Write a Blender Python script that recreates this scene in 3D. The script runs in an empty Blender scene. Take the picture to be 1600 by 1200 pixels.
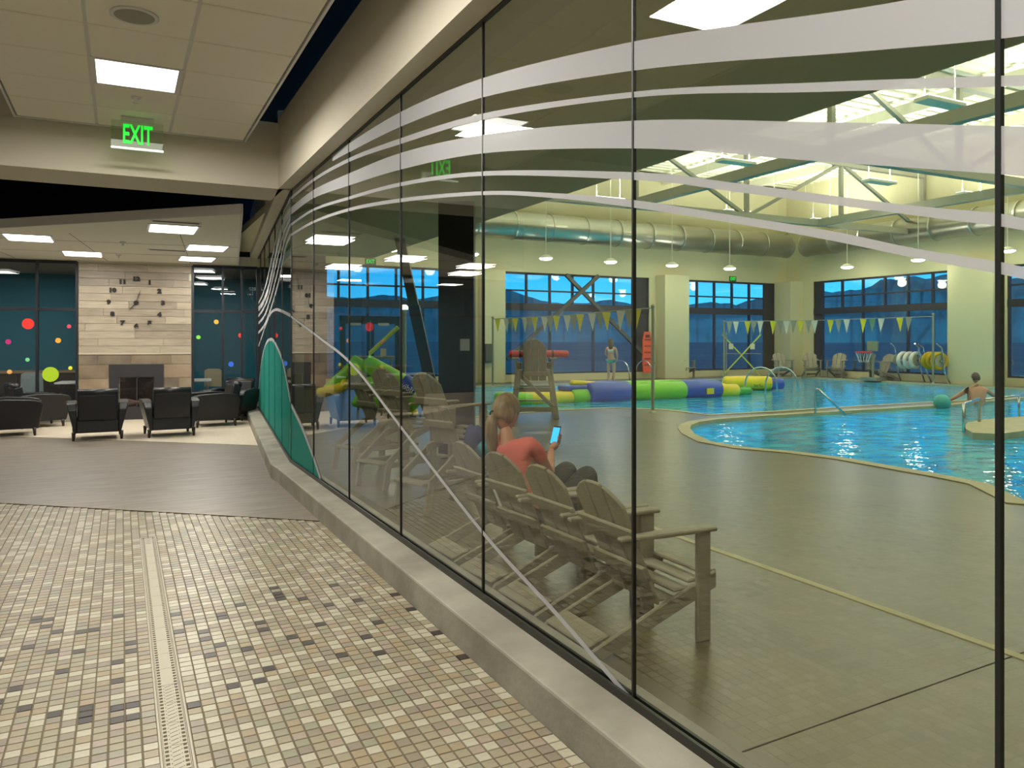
import bpy, bmesh, math, random
from mathutils import Vector, Matrix
from mathutils.geometry import tessellate_polygon
random.seed(7)
C = bpy.context.scene.collection
S = bpy.context.scene

# ---------------------------------------------------------------- camera, sky, exposure
YAW = math.radians(26.85); CY, SY = math.cos(YAW), math.sin(YAW)
EYE = 1.6; F = 1205.0; HOR = 533.0
cam = bpy.data.cameras.new('camera'); co = bpy.data.objects.new('camera', cam); C.objects.link(co)
co.location = (0, 0, EYE); co.rotation_euler = (math.pi/2, 0, -YAW)
cam.sensor_width = 36; cam.lens = F/1600*36; cam.shift_y = -(600-HOR)/1600
cam.clip_start = .05; cam.clip_end = 9000
S.camera = co
S.view_settings.view_transform = 'Standard'; S.view_settings.look = 'None'
S.view_settings.gamma = 1; S.view_settings.use_curve_mapping = False
S.view_settings.exposure = 0.0
S.cycles.max_bounces = 10; S.cycles.transparent_max_bounces = 24
S.cycles.glossy_bounces = 4; S.cycles.diffuse_bounces = 4
S.cycles.caustics_reflective = False; S.cycles.caustics_refractive = False
S.cycles.sample_clamp_indirect = 4

def lin(c):
    return tuple(((v/255)/12.92 if v/255 <= .04045 else ((v/255+.055)/1.055)**2.4) for v in c)

w = bpy.data.worlds.new('dusk'); S.world = w; w.use_nodes = True
nt = w.node_tree; bg = nt.nodes['Background']
tc = nt.nodes.new('ShaderNodeTexCoord'); sx = nt.nodes.new('ShaderNodeSeparateXYZ')
nt.links.new(tc.outputs['Generated'], sx.inputs[0])
cr = nt.nodes.new('ShaderNodeValToRGB'); nt.links.new(sx.outputs['Z'], cr.inputs[0])
cr.color_ramp.elements[0].position = 0.0; cr.color_ramp.elements[0].color = (*lin((70, 180, 225)), 1)
cr.color_ramp.elements[1].position = 0.35; cr.color_ramp.elements[1].color = (*lin((16, 70, 150)), 1)
e = cr.color_ramp.elements.new(.1); e.color = (*lin((24, 150, 222)), 1)
ns = nt.nodes.new('ShaderNodeTexNoise'); ns.inputs['Scale'].default_value = 9; ns.inputs['Detail'].default_value = 6
mp = nt.nodes.new('ShaderNodeMapping'); mp.inputs['Scale'].default_value = (1, 1, 6)
nt.links.new(tc.outputs['Generated'], mp.inputs[0]); nt.links.new(mp.outputs[0], ns.inputs[0])
c2 = nt.nodes.new('ShaderNodeValToRGB'); c2.color_ramp.elements[0].position = .56; c2.color_ramp.elements[1].position = .8
nt.links.new(ns.outputs[0], c2.inputs[0])
mx = nt.nodes.new('ShaderNodeMixRGB'); mx.inputs[2].default_value = (*lin((150, 205, 235)), 1)
nt.links.new(c2.outputs[0], mx.inputs[0]); nt.links.new(cr.outputs[0], mx.inputs[1]); nt.links.new(mx.outputs[0], bg.inputs[0])
bg.inputs[1].default_value = 2.4

LIGHTS = bpy.data.collections.new('lighting'); C.children.link(LIGHTS)
def area(loc, sx_, sy_, power, col, up=False, rot=None):
    l = bpy.data.lights.new('area_light', 'AREA'); l.shape = 'RECTANGLE'; l.size = sx_; l.size_y = sy_
    l.energy = power; l.color = col
    o = bpy.data.objects.new('area_light', l); LIGHTS.objects.link(o); o.location = loc
    if up: o.rotation_euler = (math.pi, 0, 0)
    if rot: o.rotation_euler = rot
    return o
WARM = (1.0, .95, .85); HALLC = (1.0, .98, .84)
# lobby ceiling panels (each sits just under its own diffuser)
LOBBY_PANELS = [(.12, 7.23, 3.87), (.12, 3.88, 3.87), (.12, .5, 3.87), (.12, -2.9, 3.87)]
LOUNGE_PANELS = [(.66, 12.1), (1.32, 14.3), (1.32, 16.3), (-1.29, 14.16), (-.64, 16.3), (-3.2, 16.3), (-3.2, 18.6 - 2.3)]
LOUNGE_PANELS = LOUNGE_PANELS[:5] + [(-3.1, 14.9), (-3.6, 16.6)]
for p in LOBBY_PANELS: area((p[0], p[1], p[2]-.10), .62, .62, 104, WARM)
for p in LOUNGE_PANELS: area((p[0], p[1], 3.22-.06), .6, .75, 40, WARM)
# pool hall: rows of uplights on the trusses, washing the white deck above
for X in (9.5, 15.5, 21.5, 26.2):
    for Y in (3.5, 10.5, 16.6, 23.0):
        area((X, Y, 6.75), 1.2, .3, 330, (1, .985, .9), up=True)
        area((X, Y, 6.55), 1.2, .3, 25, HALLC)

# ---------------------------------------------------------------- materials
MATS = {}
def mat(name, rgb, rough=.6, metal=0, emit=None, es=1, var=0, vscale=6, bump=0, bscale=40, spec=.5, stretch=None, rgb2=None, alpha=None):
    if name in MATS: return MATS[name]
    m = bpy.data.materials.new(name); m.use_nodes = True; t = m.node_tree; b = t.nodes['Principled BSDF']
    b.inputs['Roughness'].default_value = rough; b.inputs['Metallic'].default_value = metal
    b.inputs['Specular IOR Level'].default_value = spec
    b.inputs['Base Color'].default_value = (*lin(rgb), 1)
    if emit:
        b.inputs['Emission Color'].default_value = (*lin(emit), 1); b.inputs['Emission Strength'].default_value = es
    if var or bump or rgb2:
        tcn = t.nodes.new('ShaderNodeTexCoord'); mpn = t.nodes.new('ShaderNodeMapping')
        t.links.new(tcn.outputs['Object'], mpn.inputs[0])
        if stretch: mpn.inputs['Scale'].default_value = stretch
    if var or rgb2:
        n = t.nodes.new('ShaderNodeTexNoise'); n.inputs['Scale'].default_value = vscale; n.inputs['Detail'].default_value = 5
        t.links.new(mpn.outputs[0], n.inputs[0])
        r = t.nodes.new('ShaderNodeValToRGB'); r.color_ramp.elements[0].position = .34; r.color_ramp.elements[1].position = .66
        if rgb2: a, c = lin(rgb), lin(rgb2)
        else: a = tuple(v*(1-var) for v in lin(rgb)); c = tuple(min(1, v*(1+var)) for v in lin(rgb))
        r.color_ramp.elements[0].color = (*a, 1); r.color_ramp.elements[1].color = (*c, 1)
        t.links.new(n.outputs[0], r.inputs[0]); t.links.new(r.outputs[0], b.inputs['Base Color'])
    if bump:
        n2 = t.nodes.new('ShaderNodeTexNoise'); n2.inputs['Scale'].default_value = bscale; n2.inputs['Detail'].default_value = 4
        t.links.new(mpn.outputs[0], n2.inputs[0])
        bn = t.nodes.new('ShaderNodeBump'); bn.inputs['Strength'].default_value = bump; bn.inputs['Distance'].default_value = .02
        t.links.new(n2.outputs[0], bn.inputs['Height']); t.links.new(bn.outputs[0], b.inputs['Normal'])
    MATS[name] = m
    return m

def glass(name, tint, gain=1.0):
    if name in MATS: return MATS[name]
    m = bpy.data.materials.new(name); m.use_nodes = True; t = m.node_tree
    for n in list(t.nodes): t.nodes.remove(n)
    out = t.nodes.new('ShaderNodeOutputMaterial')
    tr = t.nodes.new('ShaderNodeBsdfTransparent'); tr.inputs[0].default_value = (*tint, 1)
    gl = t.nodes.new('ShaderNodeBsdfGlossy'); gl.inputs['Roughness'].default_value = 0.0
    g = t.nodes.new('ShaderNodeNewGeometry')
    mi = t.nodes.new('ShaderNodeMapRange'); mi.inputs[3].default_value = 1.52; mi.inputs[4].default_value = 1/1.52
    t.links.new(g.outputs['Backfacing'], mi.inputs[0])
    fr = t.nodes.new('ShaderNodeFresnel'); t.links.new(mi.outputs[0], fr.inputs['IOR'])
    # both faces of a pane reflect: R = 2F/(1+F)
    a = t.nodes.new('ShaderNodeMath'); a.operation = 'MULTIPLY'; a.inputs[1].default_value = 2*gain; t.links.new(fr.outputs[0], a.inputs[0])
    b = t.nodes.new('ShaderNodeMath'); b.operation = 'ADD'; b.inputs[1].default_value = 1; t.links.new(fr.outputs[0], b.inputs[0])
    c = t.nodes.new('ShaderNodeMath'); c.operation = 'DIVIDE'; c.use_clamp = True; t.links.new(a.outputs[0], c.inputs[0]); t.links.new(b.outputs[0], c.inputs[1])
    mx = t.nodes.new('ShaderNodeMixShader'); t.links.new(c.outputs[0], mx.inputs[0]); t.links.new(tr.outputs[0], mx.inputs[1]); t.links.new(gl.outputs[0], mx.inputs[2])
    t.links.new(mx.outputs[0], out.inputs[0]); MATS[name] = m
    return m

def film(name, rgb, opac, trans=.4):
    m = bpy.data.materials.new(name); m.use_nodes = True; t = m.node_tree
    for n in list(t.nodes): t.nodes.remove(n)
    out = t.nodes.new('ShaderNodeOutputMaterial'); d = t.nodes.new('ShaderNodeBsdfDiffuse'); tl = t.nodes.new('ShaderNodeBsdfTranslucent')
    d.inputs[0].default_value = tl.inputs[0].default_value = (*lin(rgb), 1)
    m1 = t.nodes.new('ShaderNodeMixShader'); m1.inputs[0].default_value = trans
    t.links.new(d.outputs[0], m1.inputs[1]); t.links.new(tl.outputs[0], m1.inputs[2])
    tr = t.nodes.new('ShaderNodeBsdfTransparent'); m2 = t.nodes.new('ShaderNodeMixShader'); m2.inputs[0].default_value = opac
    t.links.new(tr.outputs[0], m2.inputs[1]); t.links.new(m1.outputs[0], m2.inputs[2]); t.links.new(m2.outputs[0], out.inputs[0])
    MATS[name] = m
    return m

GLASS = glass('clear_glass', (.91, .93, .87))
WGLASS = glass('window_glass', (.9, .95, .97), .7)
PAINT = mat('warm_grey_paint', (216, 209, 192), .75)
TILE_C = mat('ceiling_tile', (238, 234, 220), .9, bump=.05, bscale=120)
TRIMW = mat('white_metal_edge', (214, 212, 212), .5)
BLACK = mat('matt_black', (9, 9, 14), .8)
DKFRAME = mat('dark_frame', (34, 38, 46), .45, metal=.3)
CONC = mat('concrete', (128, 124, 110), .7, rgb2=(156, 152, 138), vscale=2.5, bump=.15, bscale=25)
HALLW = mat('pool_hall_paint', (200, 195, 156), .7)
HALLSOF = mat('soffit_paint', (225, 220, 190), .8)
DECKW = mat('white_roof_deck', (228, 226, 200), .6)
STEEL = mat('painted_steel', (150, 150, 132), .5)
GALV = mat('galvanised_duct', (190, 190, 176), .3, metal=.85)
CHROME = mat('stainless', (200, 202, 200), .18, metal=1)
LEATHER = mat('black_leather', (20, 21, 26), .38, bump=.06, bscale=60)
WOODLEG = mat('dark_wood', (38, 24, 18), .4)
RESIN = mat('taupe_resin', (138, 132, 110), .55, var=.08, vscale=8)
DIFFUSER = mat('lamp_diffuser', (255, 255, 255), .5, emit=(255, 252, 244), es=5)

# ---------------------------------------------------------------- helpers
def ray(x): t = (x-800)/F; return Vector((SY+CY*t, CY-SY*t))
def at(x, y, d): r = ray(x); return Vector((r.x*d, r.y*d, EYE-(y-HOR)/F*d))
def fl(x, y, z=0.0): return at(x, y, F*(EYE-z)/(y-HOR))
def onY(x, Y): r = ray(x); return Vector((r.x*Y/r.y, Y))
def onX(x, X): r = ray(x); return Vector((X, r.y*X/r.x))

class MB:
    def __init__(s): s.bm = bmesh.new()
    def face(s, pts):
        vs = [s.bm.verts.new(Vector(p)) for p in pts]; return s.bm.faces.new(vs)
    def box(s, a, b, M=None):
        x0, y0, z0 = a; x1, y1, z1 = b
        P = [Vector(p) for p in ((x0,y0,z0),(x1,y0,z0),(x1,y1,z0),(x0,y1,z0),(x0,y0,z1),(x1,y0,z1),(x1,y1,z1),(x0,y1,z1))]
        if M: P = [M @ p for p in P]
        v = [s.bm.verts.new(p) for p in P]
        for f in ((3,2,1,0),(4,5,6,7),(0,1,5,4),(1,2,6,5),(2,3,7,6),(3,0,4,7)): s.bm.faces.new([v[i] for i in f])
        return s
    def bar(s, p, q, w_, h_, up=(0,0,1)):
        p, q = Vector(p), Vector(q); d = q-p; L = d.length; d.normalize(); u = Vector(up)
        if abs(d.dot(u)) > .98: u = Vector((1,0,0))
        r = d.cross(u).normalized(); u = r.cross(d)
        M = Matrix((( d.x, r.x, u.x, p.x),( d.y, r.y, u.y, p.y),( d.z, r.z, u.z, p.z),(0,0,0,1)))
        return s.box((0,-w_/2,-h_/2),(L,w_/2,h_/2), M)
    def tube(s, pts, r, n=8, cap=True, closed=False):
        pts = [Vector(p) for p in pts]; rr = r if isinstance(r, (list, tuple)) else [r]*len(pts)
        rings = []; prev = None
        for i, p in enumerate(pts):
            d = (pts[(i+1) % len(pts)] if (closed or i < len(pts)-1) else p) - (pts[i-1] if (closed or i > 0) else p)
            if d.length < 1e-9: d = Vector((0,0,1))
            d.normalize()
            u = prev if prev is not None else (Vector((0,0,1)) if abs(d.z) < .9 else Vector((1,0,0)))
            u = (u - d*u.dot(d)).normalized(); prev = u; v = d.cross(u)
            rings.append([s.bm.verts.new(p + (u*math.cos(a)+v*math.sin(a))*rr[i]) for a in [2*math.pi*k/n for k in range(n)]])
        m = len(rings)
        for i in range(m if closed else m-1):
            A, B = rings[i], rings[(i+1) % m]
            for k in range(n): s.bm.faces.new((A[k], A[(k+1)%n], B[(k+1)%n], B[k]))
        if cap and not closed:
            s.bm.faces.new(rings[0][::-1]); s.bm.faces.new(rings[-1])
        return s
    def prism(s, poly, z0, z1, M=None):
        """poly: 2D outline in local xy, extruded z0..z1"""
        def T(p): return M @ Vector(p) if M else Vector(p)
        a = [s.bm.verts.new(T((x, y, z0))) for x, y in poly]; b = [s.bm.verts.new(T((x, y, z1))) for x, y in poly]
        n = len(poly)
        s.bm.faces.new(a[::-1]); s.bm.faces.new(b)
        for i in range(n): s.bm.faces.new((a[i], a[(i+1)%n], b[(i+1)%n], b[i]))
        return s
    def poly_holes(s, loops, z):
        vs = [[Vector((p[0], p[1], z)) for p in L] for L in loops]
        flat = [s.bm.verts.new(p) for L in vs for p in L]
        for t in tessellate_polygon(vs):
            try:
                f = s.bm.faces.new([flat[i] for i in t])
            except ValueError: pass
        return s
    def ball(s, c, r, n=12, m=8, M=None):
        r = r if isinstance(r, (list, tuple)) else (r, r, r)
        T = Matrix.Translation(c) @ (M or Matrix()) @ Matrix.Diagonal((*r, 1))
        bmesh.ops.create_uvsphere(s.bm, u_segments=n, v_segments=m, radius=1, matrix=T); return s
    def lathe(s, prof, c=(0,0,0), n=16, M=None):
        T = Matrix.Translation(c) @ (M or Matrix()); rings = []
        for r, z in prof: rings.append([s.bm.verts.new(T @ Vector((r*math.cos(2*math.pi*k/n), r*math.sin(2*math.pi*k/n), z))) for k in range(n)])
        for A, B in zip(rings, rings[1:]):
            for k in range(n): s.bm.faces.new((A[k], A[(k+1)%n], B[(k+1)%n], B[k]))
        s.bm.faces.new(rings[0][::-1]); s.bm.faces.new(rings[-1]); return s
    def build(s, name, m, parent=None, smooth=False, bevel=0, loc=None, kind=None, fix=True, seg=2):
        if fix: bmesh.ops.recalc_face_normals(s.bm, faces=s.bm.faces)
        me = bpy.data.meshes.new(name); s.bm.to_mesh(me); s.bm.free()
        if smooth:
            for p in me.polygons: p.use_smooth = True
        for k in (m if isinstance(m, (list, tuple)) else [m]): me.materials.append(k)
        o = bpy.data.objects.new(name, me); C.objects.link(o)
        if parent: o.parent = parent
        if loc is not None: o.location = loc
        if bevel:
            b = o.modifiers.new('bevel', 'BEVEL'); b.width = bevel; b.segments = seg; b.limit_method = 'ANGLE'
        if kind: o['kind'] = kind
        return o

def tag(o, label=None, cat=None, group=None, kind=None):
    if label: o['label'] = label
    if cat: o['category'] = cat
    if group: o['group'] = group
    if kind: o['kind'] = kind
    return o
def empty(name, loc=(0,0,0), rz=0, label=None, cat=None, group=None, kind=None):
    o = bpy.data.objects.new(name, None); C.objects.link(o); o.location = loc; o.rotation_euler = (0,0,rz)
    o.empty_display_size = .1
    return tag(o, label, cat, group, kind)
KIDS = {}
def kids(o): return [c for c in C.objects if c.parent == o]
def copy_tree(o, loc, rz, label=None, scale=None):
    r = o.copy(); C.objects.link(r); r.location = loc; r.rotation_euler = (0,0,rz)
    if label: r['label'] = label
    if scale: r.scale = scale
    for c in kids(o):
        d = c.copy(); C.objects.link(d); d.parent = r
        for g in kids(c):
            h = g.copy(); C.objects.link(h); h.parent = d
    return r
def text_mesh(txt, size, depth, m, name, parent=None, sx_=1.0, bold=.0):
    cu = bpy.data.curves.new('txt', 'FONT'); cu.body = txt; cu.size = size; cu.extrude = depth; cu.align_x = 'CENTER'; cu.align_y = 'CENTER'
    cu.offset = bold; cu.resolution_u = 2
    t = bpy.data.objects.new('txt', cu); C.objects.link(t)
    dg = bpy.context.evaluated_depsgraph_get(); me = bpy.data.meshes.new_from_object(t.evaluated_get(dg))
    bpy.data.objects.remove(t); bpy.data.curves.remove(cu)
    me.transform(Matrix.Diagonal((sx_, 1, 1, 1))); me.materials.clear(); me.materials.append(m)
    o = bpy.data.objects.new(name, me); C.objects.link(o)
    if parent: o.parent = parent
    return o
def basis(o, xa, ya, za):
    return Matrix((( xa[0], ya[0], za[0], o[0]),( xa[1], ya[1], za[1], o[1]),( xa[2], ya[2], za[2], o[2]),(0,0,0,1)))

# ---------------------------------------------------------------- key geometry
GX = 1.79; CURBX = 1.573; GZ0, GZ1 = .18, 3.38
BEND = Vector((GX, 9.3)); END = Vector((2.63, 17.3))
D2 = (END-BEND).normalized(); N2 = Vector((-D2.y, D2.x))     # N2 points to the lounge side
U = Vector((-.9945, .1045)); NB = Vector((-.1045, -.9945))     # back wall: U runs left, NB faces the lounge
def bw(s, off, z): p = END + U*s + NB*off; return Vector((p.x, p.y, z))
def bws(x):       # position along back wall under image column x
    r = ray(x); # END+U s = r k
    det = U.x*(-r.y) - U.y*(-r.x); b = -END
    s = (b.x*(-r.y) - b.y*(-r.x))/det
    return s
def bwz(x, y):
    p = END+U*bws(x); d = p.dot(Vector((SY, CY))); return EYE-(y-HOR)/F*d
def g1(x, y):     # point on glass section 1
    p = onX(x, GX); d = p.dot(Vector((SY, CY))); return p.y, EYE-(y-HOR)/F*d
def g2(x, y):     # (distance from bend, z) on section 2
    r = ray(x); det = D2.x*(-r.y)-D2.y*(-r.x); b = -BEND
    s = (b.x*(-r.y)-b.y*(-r.x))/det; p = BEND+D2*s; d = p.dot(Vector((SY, CY)))
    return s, EYE-(y-HOR)/F*d
L2 = (END-BEND).length
BMAT = basis((END.x, END.y, 0), (-U.x, -U.y, 0), (0, 0, 1), (NB.x, NB.y, 0))   # local x = right along wall, y = up, z = into the room

# ================================================================ LOBBY FLOOR
Mcol = {'cream': (174, 168, 148), 'beige': (146, 138, 115), 'tan': (148, 134, 108), 'taupe': (134, 124, 108), 'sage': (138, 135, 115), 'mauve': (152, 138, 122), 'black': (52, 45, 42)}
MOS = {k: mat('mosaic_'+k, v, .38, var=.06, vscale=30) for k, v in Mcol.items()}
GROUT = mat('grout', (104, 94, 74), .8)
fb = MB(); fb.prism([(-6, -5), (1.75, -5), (1.75, 9.3), (-1.2, 9.3), (-6, 13.4)], -.2, -.006)
floor1 = fb.build('floor', GROUT, kind='structure')
P0, P1 = Vector((-1.07, 9.08)), Vector((1.60, 6.87)); DB = (P1-P0).normalized(); NBD = Vector((-DB.y, DB.x))   # boundary mosaic / vinyl
def beyond(x, y): return (Vector((x, y))-P0).dot(NBD) > 0
PIT = .06; cells = []
for i in range(-50, 27):
    for j in range(-16, 182):
        cx, cyy = CURBX-.03-(26-i)*PIT, j*PIT
        if .148 < cx < .252 and cyy < 6.95: continue
        if beyond(cx, cyy+.03): continue
        cells.append((cx, cyy))
def pick(x, y):
    if 3.55 + .12*math.sin(3*x) < y < 5.25 and random.random() < .07: return 'black'
    q = random.random()
    return 'cream' if q < .27 else 'beige' if q < .5 else 'tan' if q < .66 else 'taupe' if q < .82 else 'sage' if q < .92 else 'mauve'
def inview(x, y):
    d = x*SY+y*CY
    if d < .5: return None
    px = 800+F*(x*CY-y*SY)/d; py = HOR+F*EYE/d
    return d if (0 < px < 1600 and py < 1200) else None
vis = sorted([(inview(*c), c) for c in cells if inview(*c)])[:300]
near = set(c for _, c in vis)
tmesh = {}
for k, m in MOS.items():
    b = MB(); h = .0265
    a = [b.bm.verts.new((sx0*h, sy0*h, -.01)) for sx0, sy0 in ((-1,-1),(1,-1),(1,1),(-1,1))]
    c_ = [b.bm.verts.new((sx0*h, sy0*h, -.0015)) for sx0, sy0 in ((-1,-1),(1,-1),(1,1),(-1,1))]
    d_ = [b.bm.verts.new((sx0*(h-.0015), sy0*(h-.0015), 0)) for sx0, sy0 in ((-1,-1),(1,-1),(1,1),(-1,1))]
    b.bm.faces.new(d_)
    for q in range(4):
        b.bm.faces.new((a[q], a[(q+1)%4], c_[(q+1)%4], c_[q])); b.bm.faces.new((c_[q], c_[(q+1)%4], d_[(q+1)%4], d_[q]))
    me = bpy.data.meshes.new('mosaic_tile'); b.bm.to_mesh(me); b.bm.free(); me.materials.append(m); tmesh[k] = me
vv, ff, mi = [], [], []; keys = list(MOS)
for c in cells:
    k = pick(*c)
    if c in near:
        o = bpy.data.objects.new('mosaic_tile', tmesh[k]); C.objects.link(o); o.parent = floor1; o.location = (c[0], c[1], random.uniform(-.0005, .0005)); continue
    n = len(vv); h = .0265; x, y = c
    for z in (-.01, 0):
        vv += [(x-h, y-h, z), (x+h, y-h, z), (x+h, y+h, z), (x-h, y+h, z)]
    ff += [(n+4, n+5, n+6, n+7), (n, n+1, n+5, n+4), (n+1, n+2, n+6, n+5), (n+2, n+3, n+7, n+6), (n+3, n, n+4, n+7)]; mi += [keys.index(k)]*5
me = bpy.data.meshes.new('mosaic_field'); me.from_pydata(vv, [], ff)
for k in keys: me.materials.append(MOS[k])
me.polygons.foreach_set('material_index', mi); me.update()
o = bpy.data.objects.new('mosaic_field', me); C.objects.link(o); o.parent = floor1; o['kind'] = 'stuff'
# tiles further to the side, never seen directly
b = MB(); b.box((-6, -5, -.006), (-3.05, 13.3, 0)); b.build('mosaic_margin', mat('mosaic_far', (165, 152, 128), .45, var=.25, vscale=60), floor1)

VINYL = mat('grey_brown_vinyl_planks', (108, 100, 90), .42, rgb2=(134, 125, 114), vscale=2.0, stretch=(1, 9, 1), bump=.05, bscale=10)
CARP = mat('pale_lounge_floor', (196, 184, 164), .55, var=.06, vscale=12)
def along(p, d, t): return p+d*t
A0 = P0-DB*6.4; A1 = P1+DB*.25
Q0, Q1 = Vector((-1.84, 15.5)), Vector((2.02, 12.15)); DQ = (Q1-Q0).normalized(); Q00 = Vector((-4.81, 18.09))
b = MB(); b.prism([tuple(A0), tuple(A1), (2.0, 7.6), (2.35, 12.0), tuple(Q1+DQ*.3), tuple(Q00), tuple(END+U*8.9)], -.15, .001)
b.build('floor', VINYL, kind='structure')
b = MB(); b.prism([tuple(Q00), tuple(Q1+DQ*.3), (END.x+.1, END.y)], -.15, .0012)
b.build('floor', CARP, kind='structure')
b = MB(); b.bar((*P0-DB*.0, .003), (*(P1), .003), .012, .004); b.bar((*(P0), .003), (*(P0-DB*5), .003), .012, .004)
b.build('trim_1', mat('metal_strip', (150, 140, 122), .4, metal=.5), kind='structure')

# trench drain
dr = empty('trench_drain', (.1915, 0, 0), 0, 'narrow pale ornamental trench drain running through the mosaic floor', 'drain')
dr.scale = (1.2, 1, 1)
DRM = mat('drain_cream', (176, 169, 150), .5, var=.04); HOLE = mat('drain_hole', (30, 26, 22), .9)
b = MB(); b.box((-.05, -1, -.02), (-.043, 6.95, .002)); b.box((.043, -1, -.02), (.05, 6.95, .002)); b.box((-.041, -1, -.02), (-.0385, 6.95, .0015)); b.box((.0385, -1, -.02), (.041, 6.95, .0015))
b.build('frame', DRM, dr)
b = MB(); b.box((-.05, -1, -.021), (.05, 6.95, -.009)); b.build('channel', HOLE, dr)
gm = None
for k in range(34):
    y0 = 6.93-.2*k-.2
    if gm is None:
        b = MB(); pitch = .2/6
        b.box((-.0225, 0, -.012), (.0225, .197, 0)); b.box((-.037, 0, -.012), (-.034, .197, 0)); b.box((.034, 0, -.012), (.037, .197, 0))
        for q in range(6):
            ya = q*pitch
            for s_ in (-1, 1):
                x0, x1 = sorted((s_*.0225, s_*.034)); b.box((x0, ya, -.012), (x1, ya+pitch*.42, 0))
        g = b.build('grate', DRM, dr); g.location = (0, y0, 0); gm = g
        b = MB()
        for q in range(6):
            for s_ in (-1, 1):
                c0 = (s_*.0165, q*pitch+.023); b.prism([(c0[0]-.0018, c0[1]-.003), (c0[0]+.0018, c0[1]-.003), (c0[0], c0[1]+.004)], 0, .0006)
            b.bar((-.012, q*pitch+.004, .0004), (.012, q*pitch+.018, .0004), .0014, .0008)
        hm = b.build('notch', HOLE, g)
    else:
        g = gm.copy(); C.objects.link(g); g.location = (0, y0, 0)
        if k > 14: h2 = hm.copy(); C.objects.link(h2); h2.parent = g

# ================================================================ CURB
curb_out = [(CURBX, -5), (CURBX, 8.95), (BEND.x-.235, 9.32), tuple(END+N2*.25-D2*0)]
def strip(outer, inner, z0, z1o, z1i, b):
    n = len(outer); a = [b.bm.verts.new((*p, z0)) for p in outer]; c = [b.bm.verts.new((*p, z1o)) for p in outer]
    d = [b.bm.verts.new((*p, z1i)) for p in inner]; e = [b.bm.verts.new((*p, z0)) for p in inner]
    for i in range(n-1):
        b.bm.faces.new((a[i], a[i+1], c[i+1], c[i])); b.bm.faces.new((c[i], c[i+1], d[i+1], d[i])); b.bm.faces.new((d[i], d[i+1], e[i+1], e[i])); b.bm.faces.new((a[i+1], a[i], e[i], e[i+1]))
    b.bm.faces.new((a[0], c[0], d[0], e[0])); b.bm.faces.new((a[-1], e[-1], d[-1], c[-1]))
curb_in = [(GX+.12, -5), (GX+.12, 8.95), (BEND.x+.12, 9.32), tuple(END-N2*.12)]
b = MB(); strip(curb_out, curb_in, -.05, .165, .18, b)
curb = b.build('trim_2', CONC, kind='structure', bevel=.012)

# ================================================================ GLASS WALL
gw = empty('window_1', (GX, 0, 0), 0, kind='structure')
PANEL = 1.41; edges = [1.069+PANEL*k for k in range(-5, 6)] + [BEND.y]
b = MB(); b.box((0-.006, edges[0], GZ0), (.006, edges[1]-.005, GZ1))
for i in range(len(edges)-1):
    b = MB(); b.face([(0, edges[i]+.004, GZ0), (0, edges[i+1]-.004, GZ0), (0, edges[i+1]-.004, GZ1), (0, edges[i]+.004, GZ1)])
    b.build('pane', GLASS, gw)
JOINT = mat('joint_silicone', (24, 26, 26), .4)
for i, y in enumerate(edges[:-1]):
    b = MB()
    if i == 5:  b.box((-.008, y-.006, GZ0), (.008, y+.006, GZ1+.02))     # heavier post beside the camera
    else: b.box((-.008, y-.0045, GZ0), (.008, y+.0045, GZ1))
    b.build('joint', JOINT, gw)
b = MB(); b.box((-.022, edges[0], GZ0-.012), (-.008, BEND.y, GZ0+.03)); b.box((.008, edges[0], GZ0-.012), (.022, BEND.y, GZ0+.03)); b.box((-.015, edges[0], GZ1-.012), (.015, BEND.y, GZ1+.01))
b.build('channel', mat('dark_channel', (60, 60, 54), .4, metal=.5), gw)
# section 2 (angled towards the lounge)
gw2 = empty('window_2', (BEND.x, BEND.y, 0), math.atan2(D2.y, D2.x), kind='structure')
e2 = [0]; 
while e2[-1]+PANEL < L2: e2.append(e2[-1]+PANEL)
e2[-1] = L2 if L2-e2[-1] < .5 else e2[-1]
if e2[-1] != L2: e2.append(L2)
for i in range(len(e2)-1):
    b = MB(); b.face([(e2[i]+.004, 0, GZ0), (e2[i+1]-.004, 0, GZ0), (e2[i+1]-.004, 0, GZ1), (e2[i]+.004, 0, GZ1)]); b.build('pane', GLASS, gw2)
    b = MB(); b.box((e2[i]-.005, -.008, GZ0), (e2[i]+.005, .008, GZ1)); b.build('joint', JOINT, gw2)
b = MB(); b.box((0, .008, GZ0-.012), (L2, .022, GZ0+.03)); b.box((0, -.022, GZ0-.012), (L2, -.008, GZ0+.03)); b.box((0, -.015, GZ1-.012), (L2, .015, GZ1+.01)); b.build('channel', MATS['dark_channel'], gw2)

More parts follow.
